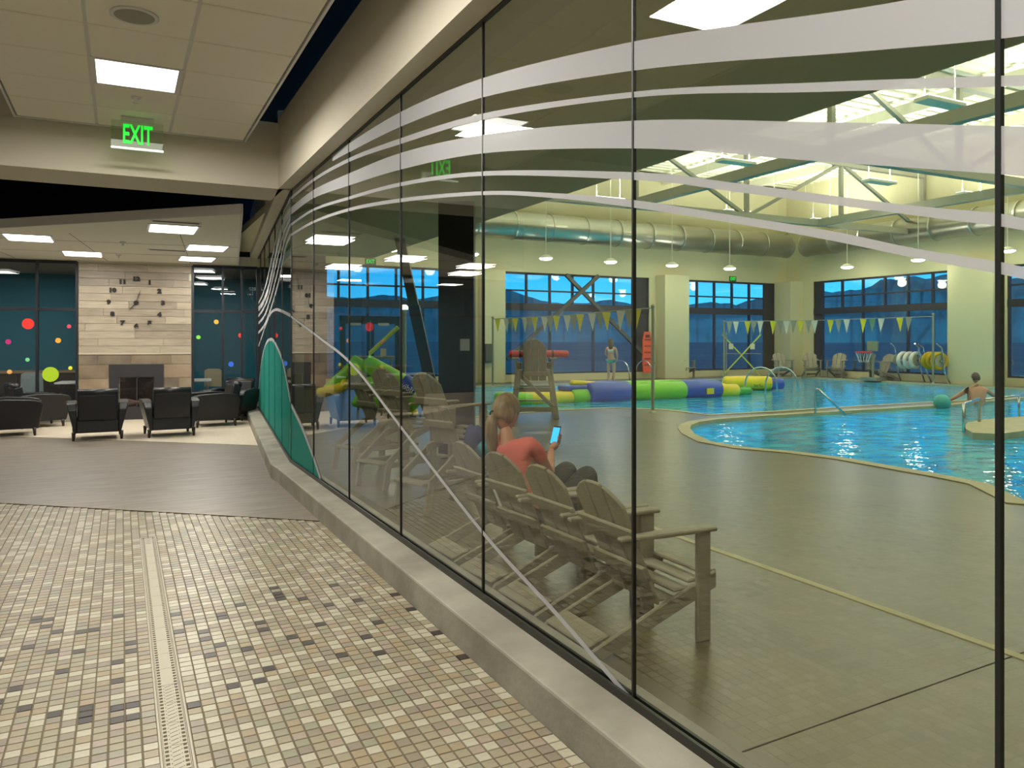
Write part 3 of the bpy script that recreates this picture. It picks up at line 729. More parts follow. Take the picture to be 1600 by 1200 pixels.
def water_mat():
    m = bpy.data.materials.new('pool_water'); m.use_nodes = True; t = m.node_tree; b = t.nodes['Principled BSDF']
    b.inputs['Roughness'].default_value = .03; b.inputs['IOR'].default_value = 1.25
    tcn = t.nodes.new('ShaderNodeTexCoord'); mpn = t.nodes.new('ShaderNodeMapping'); t.links.new(tcn.outputs['Object'], mpn.inputs[0])
    mpn.inputs['Rotation'].default_value = (0, 0, YAW); mpn.inputs['Scale'].default_value = (1, 1.3, 1)
    n = t.nodes.new('ShaderNodeTexNoise'); n.inputs['Scale'].default_value = 1.6; n.inputs['Detail'].default_value = 4; t.links.new(mpn.outputs[0], n.inputs[0])
    r = t.nodes.new('ShaderNodeValToRGB'); r.color_ramp.elements[0].position = .35; r.color_ramp.elements[1].position = .68
    r.color_ramp.elements[0].color = (*lin((6, 142, 212)), 1); r.color_ramp.elements[1].color = (*lin((56, 206, 240)), 1)
    t.links.new(n.outputs[0], r.inputs[0]); t.links.new(r.outputs[0], b.inputs['Base Color'])
    n2 = t.nodes.new('ShaderNodeTexNoise'); n2.inputs['Scale'].default_value = 2.6; n2.inputs['Detail'].default_value = 3; t.links.new(mpn.outputs[0], n2.inputs[0])
    bn = t.nodes.new('ShaderNodeBump'); bn.inputs['Strength'].default_value = .55; bn.inputs['Distance'].default_value = .05
    t.links.new(n2.outputs[0], bn.inputs['Height']); t.links.new(bn.outputs[0], b.inputs['Normal']); return m
WATER = water_mat()
for k, L in enumerate((rear, front)):
    L = ccw(L); b = MB(); o1 = inset(L, -.16 if k == 0 else -.22); n = len(L)
    z = .012
    A = [b.bm.verts.new((*p, z)) for p in o1]; B = [b.bm.verts.new((*p, z)) for p in L]; D = [b.bm.verts.new((*p, -.07)) for p in L]; E = [b.bm.verts.new((*p, -.01)) for p in o1]
    for i in range(n):
        j = (i+1) % n; b.bm.faces.new((A[i], A[j], B[j], B[i])); b.bm.faces.new((B[i], B[j], D[j], D[i])); b.bm.faces.new((E[i], E[j], A[j], A[i]))
    b.build('trim_%d' % (5+k), COP, kind='structure')
    b = MB(); b.poly_holes([L], -.05); o = b.build('pool_water', WATER)
    tag(o, ('rippling blue water of the long rear pool', 'rippling blue water of the curved front pool')[k], 'water', kind='structure')
    b = MB(); D = [b.bm.verts.new((*p, -.07)) for p in L]; E = [b.bm.verts.new((*p, -1.2)) for p in L]
    for i in range(n): j = (i+1) % n; b.bm.faces.new((D[i], D[j], E[j], E[i]))
    b.poly_holes([L], -1.2); b.build('pool_basin', PW, kind='structure')
b = MB(); b.bar((*Q00, .003), (*(Q1+DQ*.25), .003), .03, .006); b.build('trim_11', mat('pale_strip', (170, 160, 142), .5), kind='structure')
# white inlaid deck line and a dark expansion joint
b = MB(); b.box((4.03, -5, 0), (4.095, 5.5, .004)); b.build('trim_7', mat('deck_line', (176, 168, 124), .5), kind='structure')
b = MB(); b.bar((*fl(1160, 1175).xy, .001), (*fl(1640, 1005).xy, .001), .006, .003); b.build('trim_8', mat('joint_dark', (50, 44, 32), .8), kind='structure')

def wall_with(name, ax, pos, runs, z0, z1, sill, top, thick=.3, m=HALLW):
    """ax 'Y': wall at Y=pos running along X; runs = solid intervals; openings between them"""
    o = empty(name, kind='structure')
    def bxx(a, c, za, zb_, nm):
        b = MB()
        if ax == 'Y': b.box((a, pos, za), (c, pos+thick, zb_))
        else: b.box((pos, a, za), (pos+thick, c, zb_))
        b.build(nm, m, o)
    lo, hi = runs[0][0], runs[-1][1]
    bxx(lo, hi, z1 if False else top, z1, 'upper_wall'); bxx(lo, hi, z0, sill, 'sill_wall')
    for a, c in runs: bxx(a, c, sill, top, 'pier')
    return o
WTOP, WSILL = 4.33, .28
cA = [(3.6, 6.35), (11.25, 13.19), (20.3, 21.9), (27.9, 28.4)]
wall_with('wall_far', 'Y', WA, cA, 0, HZ, WSILL, WTOP)
cB = [(-5, 2.2), (8.2, 9.8), (16.7, 18.5), (25.4, 27.3)]
wall_with('wall_right', 'X', WB, cB, 0, HZ, WSILL, WTOP)
b = MB(); b.box((3.6, WA-.06, 0), (6.35, WA-.01, 6.5)); b.build('wall_panel', DKFRAME, kind='structure')
# projecting columns
def column(x0, x1, y0, y1, top, nm='column'):
    b = MB(); b.box((x0, y0, 0), (x1, y1, top)); b.build(nm, HALLW, kind='structure', bevel=.01)
column(20.65, 21.95, WA-.65, WA, WTOP+.1); column(27.6, 28.4, 26.0, WA, WTOP+.05); column(WB-.75, WB, 16.75, 18.45, WTOP+.1); column(12.2, 13.19, WA-.4, WA, WTOP)
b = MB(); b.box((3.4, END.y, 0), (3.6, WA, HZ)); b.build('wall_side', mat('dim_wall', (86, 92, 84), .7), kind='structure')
b = MB(); b.box((END.x, END.y+.02, 0), (3.6, END.y+.3, HZ)); b.build('wall_return', DKFRAME, kind='structure')
b = MB(); b.box((GX+.3, -5.2, 0), (WB+.3, -5, HZ)); b.build('wall_near', HALLW, kind='structure')
b = MB(); b.box((GX+.1, -5, 3.5), (5.13, 17.2, 3.62)); b.build('soffit', HALLSOF, kind='structure')
b = MB(); b.box((5.05, -5, 3.62), (5.13, 17.2, HZ)); b.build('wall_bulkhead', HALLW, kind='structure')
b = MB(); b.box((3.4, 17.1, 3.5), (5.13, 17.2, HZ)); b.build('wall_bulkhead', HALLW, kind='structure')
# roof deck with ribs
rf = empty('ceiling', kind='structure')
b = MB(); b.box((3.4, -5, HZ), (WB+.3, WA+.3, HZ+.1)); b.build('deck_sheet', DECKW, rf)
b = MB()
for k in range(80): y = -4.6+.4*k; b.box((5.1, y, HZ-.05), (WB, y+.16, HZ))
b.build('deck_rib', DECKW, rf, kind='stuff')
# windows of the hall
def hall_window(name, ax, pos, a, c, mull, dark=None, door=None):
    o = empty(name, kind='structure'); f = .07
    def put(u0, u1, z0, z1, m, nm='window_frame', d0=-.06, d1=.06):
        b = MB()
        if ax == 'Y': b.box((u0, pos+.1+d0, z0), (u1, pos+.1+d1, z1))
        else: b.box((pos+.1+d0, u0, z0), (pos+.1+d1, u1, z1))
        return b.build(nm, m, o)
    for u in [a+f/2]+mull+[c-f/2]: put(u-f/2, u+f/2, 2.95, WTOP, DKFRAME)
    for u in [a+f/2]+mull[1::2]+[c-f/2]: put(u-f/2, u+f/2, WSILL, 2.95, DKFRAME)
    put(a, c, WTOP-.08, WTOP, DKFRAME); put(a, c, 3.58, 3.64, DKFRAME); put(a, c, 2.82, 3.1, DKFRAME, 'window_frame', -.09, .09); put(a, c, WSILL, WSILL+.07, DKFRAME)
    b = MB()
    if ax == 'Y': b.face([(a, pos+.1, WSILL), (c, pos+.1, WSILL), (c, pos+.1, WTOP), (a, pos+.1, WTOP)])
    else: b.face([(pos+.1, a, WSILL), (pos+.1, c, WSILL), (pos+.1, c, WTOP), (pos+.1, a, WTOP)])
    b.build('pane', WGLASS, o)
    if dark: put(dark[0], dark[1], WSILL, WTOP, DKFRAME, 'dark_panel', -.04, .04)
    return o
hw0 = hall_window('window_5', 'Y', WA, 6.35, 11.25, [6.84, 7.9, 8.96, 10.0])
hall_window('window_6', 'Y', WA, 13.19, 20.3, [14.35, 15.42, 16.49, 17.5, 18.53], dark=(19.45, 20.3))
hall_window('window_7', 'Y', WA, 21.9, 27.9, [23.0, 24.0, 25.05, 26.1], dark=(27.0, 27.9))
hall_window('window_8', 'X', WB, 18.5, 25.4, [19.6, 20.67, 21.73, 22.8, 23.87, 24.94], dark=(24.98, 25.4))
hall_window('window_9', 'X', WB, 9.8, 16.7, [10.8, 11.85, 12.9, 13.95, 15.0, 16.0])
hall_window('window_10', 'X', WB, 2.2, 8.2, [3.2, 4.2, 5.2, 6.2, 7.2])
# double door in window 5
DRK = mat('door_frame_dark', (22, 24, 28), .4, metal=.3)
for k, (a, c) in enumerate(((6.95, 7.95), (7.99, 9.0))):
    d = empty('door_%d' % (k+1), (a, WA-.02, 0), kind='structure')
    b = MB(); b.box((0, 0, 0), (.11, .06, 2.35)); b.box((c-a-.11, 0, 0), (c-a, .06, 2.35)); b.box((.11, 0, 2.22), (c-a-.11, .06, 2.35)); b.box((.11, 0, 0), (c-a-.11, .06, .28)); b.build('door_frame', DRK, d)
    b = MB(); b.face([(.11, .03, .28), (c-a-.11, .03, .28), (c-a-.11, .03, 2.22), (.11, .03, 2.22)]); b.build('pane', WGLASS, d)
    b = MB(); b.box((.25, -.06, 2.16), (.65, 0, 2.25)); b.build('door_closer', STEEL, d)
    b = MB(); b.tube([(.14, -.05, 1.02), (c-a-.14, -.05, 1.02)], .018, 6); b.build('push_bar', CHROME, d)
b = MB(); b.box((6.86, WA-.04, 0), (6.95, WA+.06, 2.5)); b.box((9.0, WA-.04, 0), (9.09, WA+.06, 2.5)); b.box((6.86, WA-.04, 2.35), (9.09, WA+.06, 2.5)); b.build('trim_9', DRK, kind='structure')

# duct
def duct(name, p, q, r, lab):
    d = empty(name, p, 0, lab, 'duct'); q = Vector(q)-Vector(p); L = q.length; n = int(L/1.5)
    b = MB(); b.tube([(0,0,0), q], r, 28, cap=True); b.build('shell', GALV, d, smooth=True)
    ring = None
    for k in range(n+1):
        c = q*(k/n)
        if ring is None: b = MB(); b.tube([q.normalized()*-.03, q.normalized()*.03], r+.03, 28); ring = b.build('band', GALV, d, smooth=False); ring.location = c
        else: o = ring.copy(); C.objects.link(o); o.location = c
    return d
duct('air_duct', (5.3, 25.9, 5.95), (27.2, 25.9, 5.95), .52, 'long shiny round duct running above the far windows')
duct('air_duct', (27.75, 25.2, 5.95), (27.75, -4.5, 5.95), .5, 'shiny round duct turning along the right wall above the windows')
# trusses
def truss(p, q, zb_, zt, npan, lab, k0=0):
    d = empty('roof_truss', (0,0,0), 0, kind='structure'); p, q = Vector(p), Vector(q)
    b = MB(); b.bar((*p, zb_), (*q, zb_), .22, .22); b.build('bottom_chord', STEEL, d)
    b = MB(); b.bar((*p, zt), (*q, zt), .22, .22); b.build('top_chord', STEEL, d)
    for k in range(npan+1):
        c = p.lerp(q, k/npan); b = MB(); b.bar((*c, zb_), (*c, zt), .13, .13); b.build('web_post', STEEL, d)
        if k < npan:
            c2_ = p.lerp(q, (k+1)/npan); up = (k+k0) % 2 == 0
            b = MB(); b.bar((*c, zb_ if up else zt), (*c2_, zt if up else zb_), .11, .11); b.build('web_brace', STEEL, d)
    return d
truss((4.6+.6, 19.9), (28.3, 19.9), 5.87, 8.15, 5, '', 1)
truss((5.2, 12.4), (28.3, 12.4), 5.87, 8.15, 5, '', 1)
truss((5.2, 4.9), (28.3, 4.9), 5.87, 8.15, 5, '', 1)
def girder(X, y0, y1):
    b = MB(); b.bar((X, y0, 5.87), (X, y1, 5.87), .22, .26); b.build('beam', STEEL, kind='structure')
girder(14.2, -5, 19.9); girder(22.5, -5, 19.9)
for X in (9, 13, 17, 21, 25):   # purlins under the deck
    b = MB(); b.bar((X, -5, 8.55), (X, WA, 8.55), .1, .34); b.build('beam', DECKW, kind='structure')
for k, (p, q) in enumerate([((15, 22, 7.4), (25, 22, 7.4)), ((12, 16, 7.6), (26, 16, 7.6))]):
    b = MB(); b.tube([p, q], .035, 8)
    for s in range(6): c = Vector(p).lerp(Vector(q), (s+.5)/6); b.tube([c, Vector((c.x, c.y, HZ-.04))], .012, 5)
    tag(b.build('sprinkler_pipe', DECKW), ('sprinkler pipe on hangers behind the far truss', 'sprinkler pipe on hangers in front of the far truss')[k], 'pipe')
# uplight housings carried by the trusses
k = 0
FX = mat('fixture_white', (225, 225, 205), .5); first = None
for X in (9.5, 15.5, 21.5, 26.2):
    for Y in (3.5, 10.5, 16.6, 23.0):
        lab = 'linear uplight under the roof, %s row from the far windows, %s from the glass wall' % (('fourth', 'third', 'second', 'first')[(3.5, 10.5, 16.6, 23.0).index(Y)], ('first', 'second', 'third', 'fourth')[(9.5, 15.5, 21.5, 26.2).index(X)])
        if not first:
            f_ = empty('uplight', (X, Y, 6.65), 0, lab, 'light', 'linear uplights of the pool hall')
            b = MB(); b.box((-.62, -.17, -.03), (.62, .17, .05)); b.build('housing', FX, f_)
            for s in (-.5, .5): b = MB(); b.tube([(s, 0, .04), (s, 0, 2.2)], .01, 5); b.build('hanger', FX, f_)
            b = MB(); b.box((-.6, -.18, .05), (.6, .18, .06)); b.build('lens', DIFFUSER, f_)
            first = f_
        else: copy_tree(first, (X, Y, 6.65), 0, lab)
# pendants
GLOW = mat('pendant_glow', (255, 255, 240), .5, emit=(255, 252, 225), es=25)
first = None; PEN = [(8.1, 25, 'window 0'), (11.07, 25), (14.07, 25), (16.95, 25), (19.94, 25), (23.0, 25), (26.9, 22.3), (26.9, 19.1), (26.9, 15.8), (26.9, 12.4)]
plab = ['pendant lamp at the glass joint end, over the double doors', 'pendant lamp hanging before the pale pier left of the crossed braces', 'pendant lamp above the left end of the near flag line', 'pendant lamp above the crossed steel braces', 'pendant lamp before the wide pale column', 'pendant lamp above the window with the small green sign', 'pendant lamp next to the corner on the right-hand wall', 'pendant lamp above the right window bay with mountain view', 'pendant lamp beyond the dark post at the right', 'pendant lamp at the far right of the hall, out of view']
for k, p in enumerate(PEN):
    if not first:
        f_ = empty('pendant_lamp', (p[0], p[1], 4.69), 0, plab[k], 'lamp', 'round pendant lamps in the pool hall')
        b = MB(); b.lathe([(.05, .13), (.1, .12), (.24, .04), (.26, .0), (.24, -.01)], n=18); b.build('shade', FX, f_, smooth=True)
        b = MB(); b.lathe([(.235, -.01), (.235, -.03), (.16, -.07), (.02, -.085)], n=18); b.build('bulb', GLOW, f_, smooth=True)
        b = MB(); b.tube([(0,0,.12), (0,0,4.2)], .014, 6); b.build('stem', FX, f_)
        first = f_
    else: copy_tree(first, (p[0], p[1], 4.69), 0, plab[k])
    l = bpy.data.lights.new('pendant_point', 'POINT'); l.energy = 45; l.color = HALLC; l.shadow_soft_size = .2
    lo = bpy.data.objects.new('pendant_point', l); LIGHTS.objects.link(lo); lo.location = (p[0], p[1], 4.45)

# steel: crossed braces on the far window, near dark post and leaning brace
BR = mat('dark_steel', (58, 62, 56), .5); BK = mat('near_black_steel', (28, 32, 34), .5)
br = empty('cross_brace', (0, 0, 0), 0, 'crossed steel braces in front of the far window bay', 'brace')
b = MB(); b.bar((16.05, WA-.15, 4.28), (20.4, WA-.15, .6), .14, .14); b.build('brace', BR, br)
b = MB(); b.bar((17.5, WA-.30, 4.28), (13.3, WA-.30, .9), .14, .14); b.build('brace', BR, br)
b = MB(); b.box((-.24, -.24, 0), (.24, .24, 3.5)); 
pr = b.build('column', BK, kind='structure'); pr.location = (4.16, 9.9, 0); pr.rotation_euler = (0, 0, -YAW)
b = MB(); p = Vector((4.16, 9.9, 1.55)) - Vector((SY, CY, 0))*.245 + Vector((CY, -SY, 0))*.12
nt_ = b.box((-.065, -.002, -.08), (.065, .002, .08)).build('notice', mat('paper_grey', (170, 178, 178), .7)); nt_.location = p; nt_.rotation_euler = (0, 0, -YAW)
tag(nt_, 'white paper notice taped to the black column', 'notice')
p0 = fl(688, 668); p1 = at(622, 362, p0.xy.dot(Vector((SY, CY))))
lb = empty('leaning_brace', (0, 0, 0), 0, 'thick dark steel brace leaning up to the soffit behind the tall chairs', 'brace')
pm_ = p0.lerp(p1, .62)
b = MB(); b.bar(p0, pm_, .2, .2); b.build('lower_sleeve', BK, lb); b = MB(); b.bar(pm_, p1+(p1-p0)*.04, .17, .17); b.build('shaft', BR, lb)
b = MB(); b.box((p0.x-.2, p0.y-.2, 0), (p0.x+.2, p0.y+.2, .03)); b.build('base_plate', BK, lb)

# small green exit signs of the hall
for k, (x, y, lab) in enumerate(((580, 416, 'tiny green EXIT sign above the double doors'), (1147, 437, 'tiny green EXIT sign above the second far window bay'))):
    p = onY(x, WA-.1); e_ = empty('exit_sign', (p.x, WA-.03, 4.45), 0, lab, 'sign')
    b = MB(); b.box((-.2, 0, -.12), (.2, .03, .12)); b.build('panel', mat('dark_panel', (20, 60, 30), .4), e_)
    t = text_mesh('EXIT', .2, .003, GRN, 'lettering', e_, .75, .003); t.location = (0, -.004, 0); t.rotation_euler = (math.pi/2, 0, 0)

# ================================================================ FLAG LINES
FC = {'y': mat('flag_yellow', (226, 208, 30), .6), 'w': mat('flag_white', (216, 216, 200), .6), 'g': mat('flag_grey', (140, 146, 130), .6), 'n': mat('flag_green', (90, 140, 110), .6)}
POLE = mat('pole_galv', (150, 150, 126), .4, metal=.4)
def pole(p, h, lab):
    t = empty('flag_pole', (p[0], p[1], 0), 0, lab, 'pole')
    b = MB(); b.tube([(0,0,0), (0,0,h)], .035, 8); b.build('shaft', POLE, t); b = MB(); b.lathe([(.09, 0), (.08, .02), (.04, .06)], n=12); b.build('base', POLE, t); b = MB(); b.ball((0,0,h), .05, 8, 6); b.build('cap', POLE, t)
def flags(A, B, pxs, cols, hs, which):
    A, B = Vector(A), Vector(B)
    b = MB(); b.tube([A, A.lerp(B, .5)-Vector((0,0,.04)), B], .012, 5); ln = b.build('flag_line', FC['g']); tag(ln, 'thin cord of the %s flag line across the pool' % which, 'cord')
    dirv = (B-A).normalized()
    words = {'y': 'yellow', 'w': 'white', 'g': 'grey', 'n': 'green'}
    cnt = {}; ords = ['first', 'second', 'third', 'fourth', 'fifth', 'sixth', 'seventh', 'eighth', 'ninth', 'tenth']
    for x, c in zip(pxs, cols):
        r = ray(x); a = A.xy; d2 = (B-A).xy
        det = d2.x*(-r.y)-d2.y*(-r.x); s = (-a.x*(-r.y)+a.y*(-r.x))/det; p = A.lerp(B, s)-Vector((0,0,.16*s*(1-s)))
        cnt[c] = cnt.get(c, 0)+1; wd = .21*hs; hh_ = .47*hs
        b = MB(); q = [Vector((-wd/2, 0, 0)), Vector((wd/2, 0, 0)), Vector((random.uniform(-.03, .03), .02, -hh_))]
        b.face(q); r_ = bmesh.ops.extrude_face_region(b.bm, geom=b.bm.faces[:]); bmesh.ops.translate(b.bm, verts=[v for v in r_['geom'] if isinstance(v, bmesh.types.BMVert)], vec=(0, .006, 0))
        o = b.build('pennant', FC[c]); o.location = p; o.rotation_euler = (0, 0, math.atan2(dirv.y, dirv.x)*.35-.25)
        tag(o, '%s %s pennant from the left on the %s flag line' % (ords[cnt[c]-1], words[c], which), 'pennant', 'pennants on the %s flag line' % which)
pA0 = fl(770, 605); pA1 = fl(1020, 645)
pole(pA0, 2.42, 'thin pole at the left end of the near flag line'); pole(pA1, 2.38, 'galvanised pole at the right end of the near flag line')
flags((pA0.x, pA0.y, 2.37), (pA1.x, pA1.y, 2.34), [777.5,791,798,805,820,827,835.5,851,859.5,869.5,886,896,906.5,925,936.5,947.5,970,983,995],
      'ywgywgywgywgywgywgy', 1.0, 'near')
pB0 = (22.6, 24.9, 0); pB1 = fl(1458, 600)
pole(pB0, 2.42, 'pole at the left end of the far flag line, by the lime frame'); pole(pB1, 2.6, 'pole at the right end of the far flag line')
flags((22.6, 24.9, 2.42), (pB1.x, pB1.y, 2.52), [1140,1150,1168,1178,1188,1208,1219,1229,1240,1251,1263,1273,1298,1310,1323,1349,1363,1377,1406,1420],
      'gwygwygwgygwygwynwyg', 1.15, 'far')

# ================================================================ ADIRONDACK CHAIRS
def adirondack(tall=False):
    t = empty('tall_deck_chair' if tall else 'deck_chair', (0,0,0))
    H = .38 if tall else 0.0; w_ = .46
    m = RESIN
    def P(nm, b, **k): return b.build(nm, m, t, bevel=.006, seg=1)
    # back: fan of slats leaning back, local +X is forwards
    ang = math.radians(24); d = Vector((-math.sin(ang), 0, math.cos(ang))); o0 = Vector((-.02, 0, .22+H))
    M = basis(o0, (0, 1, 0), tuple(d), (math.cos(ang), 0, math.sin(ang)))
    L = .70; tops = [.86, .97, 1.0, .97, .86] if not tall else [.84, .96, 1.0, .96, .84]
    Lb = L if not tall else .77; w_ = w_ if not tall else .44
    for k in range(3):
        x0 = -w_/2+k*w_/3; x1 = x0+w_/3-.014; q = 5; top = []
        for j in range(q+1):
            x = x0+(x1-x0)*j/q; top.append((x, Lb*(1-.16*(abs(x)/(w_/2))**2.4)))
        x0b, x1b = x0*.9, x1*.9
        b = MB(); b.prism([(x0b, 0), (x1b, 0)]+top[::-1], -.01, .01, M); P('back_slat', b)
    for f, wd in ((.30, w_+.02), (.62, w_+.06)):
        c = o0+d*(Lb*f)-Vector((math.cos(ang), 0, math.sin(ang)))*.022
        b = MB(); b.bar(c+Vector((0, -wd/2, 0)), c+Vector((0, wd/2, 0)), .022, .075, up=tuple(d)); P('back_rail', b)
    for k in range(4):
        x = .02+.095*k; z = .25+.035*k+H; b = MB(); b.box((x-.05, -w_/2+.01, z-.01), (x+.05, w_/2-.01, z+.01)); P('seat_slat', b)
    ah = .60+H*1.02
    for s in (-1, 1):
        y = s*(w_/2+.015)
        b = MB(); b.prism([(.30, y-.05), (.32, y), (.30, y+.05), (-.05, y+.045), (-.30, y+.02), (-.30, y-.02), (-.05, y-.045)], ah-.011, ah+.011); P('arm', b)
        b = MB(); b.bar((.24, y, 0), (.24, y, ah-.01), .03, .09, up=(1, 0, 0)); P('front_leg', b)
        if not tall:
            b = MB(); b.prism([(.34, .36), (.34, .27), (-.42, .0), (-.50, .0), (-.46, .06), (-.05, .22)], -.0125, .0125, basis((0, y*.93, 0), (1, 0, 0), (0, 0, 1), (0, -1, 0))); P('stringer', b)
        else:
            b = MB(); b.prism([(.38, .36+H), (.38, .26+H), (-.1, .12+H), (-.1, .2+H)], -.0125, .0125, basis((0, y*.93, 0), (1, 0, 0), (0, 0, 1), (0, -1, 0))); P('stringer', b)
            b = MB(); b.bar((-.02, y, .2+H), (-.40, y, .30), .03, .07, up=(1, 0, 0)); b.bar((-.40, y, .32), (-.46, y, 0), .03, .07, up=(1, 0, 0)); P('rear_leg', b)
    if tall:
        b = MB(); b.box((-.50, -w_/2, .27), (-.36, w_/2, .295)); P('rear_board', b)
        b = MB(); b.box((.34, -w_/2, .25), (.52, w_/2, .275)); P('foot_rest', b)
        for s in (-1, 1): b = MB(); b.bar((.36, s*w_/2, .26), (-.42, s*w_/2, .26), .025, .06); P('side_rail', b)
    else:
        M2 = Matrix.Translation((-.40, 0, .09)) @ Matrix.Rotation(math.radians(-17), 4, 'Y')
        b = MB(); b.box((-.07, -w_/2+.02, -.01), (.07, w_/2-.02, .01), M2); P('rear_board', b)
    return t
lowc = adirondack(False); tallc = adirondack(True)
tag(lowc, None, 'chair', 'low slatted deck chairs behind the glass wall'); tag(tallc, None, 'chair', 'tall slatted deck chairs behind the glass wall')
low_spots = [(3.46, 'taupe low deck chair closest to the dark glass joint, first of the row'), (4.06, 'taupe low deck chair right beside the seated girl, second of the row'), (4.67, 'taupe low deck chair in which the girl in coral sits'), (5.26, 'taupe low deck chair with the blue towel, left of the girl')]
for k, (Y, lab) in enumerate(low_spots):
    if k == 0: lowc.location = (2.53, Y, 0); lowc['label'] = lab
    else: copy_tree(lowc, (2.53, Y, 0), math.radians((0, 2, 6, 3)[k]), lab)
tall_spots = [(2.85, 7.0, 'tall taupe deck chair, nearest of the tall ones, left of the girl'), (2.85, 8.35, 'tall taupe deck chair in front of the green inflatable'), (2.9, 9.6, 'tall taupe deck chair standing behind the two other tall chairs')]
for k, (X, Y, lab) in enumerate(tall_spots):
    if k == 0: tallc.location = (X, Y, 0); tallc['label'] = lab; tallc.rotation_euler = (0, 0, math.radians(18))
    else: copy_tree(tallc, (X, Y, 0), math.radians((18, 22, 14)[k]), lab)
# distant chairs, same model
dist = [(1068, 590, -1.4, 'taupe deck chair by the window edge right of the wide pale column'), (1222, 589, -1.9, 'taupe deck chair left of the corner column'), (1268, 589, -2.2, 'taupe deck chair standing at the corner column'), (1308, 590, -2.8, 'taupe deck chair turned sideways under the right flags'), (1352, 590, 3.0, 'taupe deck chair beside the pool basketball hoop'), (1378, 594, 2.9, 'taupe deck chair in front of the basketball hoop'), (1406, 592, 3.1, 'taupe deck chair right of the basketball hoop')]
for x, y, rz, lab in dist:
    p = fl(x, y); c = copy_tree(lowc, (p.x, p.y, 0), rz, lab, (1.25, 1.3, 1.25)); c['group'] = 'distant deck chairs along the windows'

# towel on the fourth chair
def lump(b, c, r, seed, n=14, m=10, amp=.18):
    random.seed(seed); st = len(b.bm.verts); bmesh.ops.create_uvsphere(b.bm, u_segments=n, v_segments=m, radius=1, matrix=Matrix())
    b.bm.verts.ensure_lookup_table()
    for v in list(b.bm.verts)[st:]:
        k = 1+amp*math.sin(5*v.co.x+seed)*math.cos(6*v.co.y+2*v.co.z+seed); v.co = Vector((c[0]+v.co.x*r[0]*k, c[1]+v.co.y*r[1]*k, c[2]+v.co.z*r[2]*k))
    return b
tw = empty('towel', (2.42, 5.42, .80), 0, 'bunched navy and turquoise towel hung over a deck chair', 'towel')
b = MB(); lump(b, (0, 0, .05), (.07, .13, .10), 3); b.build('navy_fold', mat('towel_navy', (40, 48, 92), .9), tw, smooth=True)
b = MB(); lump(b, (.05, -.08, 0), (.07, .12, .09), 5); b.build('turquoise_fold', mat('towel_teal', (40, 150, 160), .9, var=.3, vscale=14), tw, smooth=True)

# ================================================================ LIFEGUARD CHAIR
p = fl(853, 655); lg = empty('lifeguard_chair', (p.x, p.y+.5, 0), math.radians(62), 'tall taupe lifeguard chair standing on the pool edge', 'chair')
def LP(nm, b): return b.build(nm, RESIN, lg, bevel=.008, seg=1)
for s in (-1, 1):
    b = MB(); b.bar((-.45, s*.45, 0), (-.22, s*.32, 1.0), .05, .12, up=(0, 1, 0)); LP('rear_leg', b)
    b = MB(); b.bar((.55, s*.45, 0), (.22, s*.32, 1.15), .05, .12, up=(0, 1, 0)); LP('front_leg', b)
    b = MB(); b.bar((-.40, s*.42, .22), (.48, s*.42, .22), .04, .09); LP('side_rail', b)
    b = MB(); b.bar((-.3, s*.37, .95), (.3, s*.37, .98), .04, .1); LP('seat_rail', b)
    b = MB(); b.box((-.30, s*.40-.07, 1.22), (.36, s*.40+.07, 1.25)); LP('arm', b)
    b = MB(); b.bar((-.22, s*.37, .95), (-.22, s*.38, 1.22), .04, .08); LP('arm_post', b)
for z, x in ((.20, -.42), (.60, -.32), (.92, -.24)): b = MB(); b.bar((x, -.40+.1*z, z), (x, .40-.1*z, z), .03, .10); LP('rear_rung', b)
for z, x in ((.3, .48), (.62, .38)): b = MB(); b.box((x-.1, -.40, z), (x+.08, .40, z+.03)); LP('step', b)
b = MB(); b.bar((-.42, -.38, .25), (-.24, .30, .9), .03, .08); LP('diagonal', b)
for k in range(4): b = MB(); b.box((-.22+.13*k, -.33, .98), (-.11+.13*k, .33, 1.005)); LP('seat_slat', b)
M = basis((-.20, 0, .78), (0, 1, 0), (-.2, 0, .98), (.98, 0, .2))
for k in range(3):
    w_ = .50; x0 = -w_/2+k*w_/3; x1 = x0+w_/3-.01; top = [(x0+(x1-x0)*j/5, .88-.22*(abs(x0+(x1-x0)*j/5)/(w_/2))**2.4) for j in range(6)]
    b = MB(); b.prism([(x0, 0), (x1, 0)]+top[::-1], -.012, .012, M); LP('back_slat', b)
rt = empty('rescue_tube', (p.x+.1, p.y+.5, 1.33), math.radians(-27+3), 'red rescue tube lying across the arms of the lifeguard chair', 'float')
b = MB(); b.tube([(-.62, 0, 0), (-.58, 0, 0), (0, 0, 0), (.6, 0, 0), (.64, 0, 0)], [.05, .075, .075, .075, .05], 12); b.build('body', mat('rescue_red', (206, 52, 48), .5), rt, smooth=True)
for x in (-.4, .3): b = MB(); b.tube([(x-.02, 0, 0), (x+.02, 0, 0)], .079, 12); b.build('strap', BK, rt)

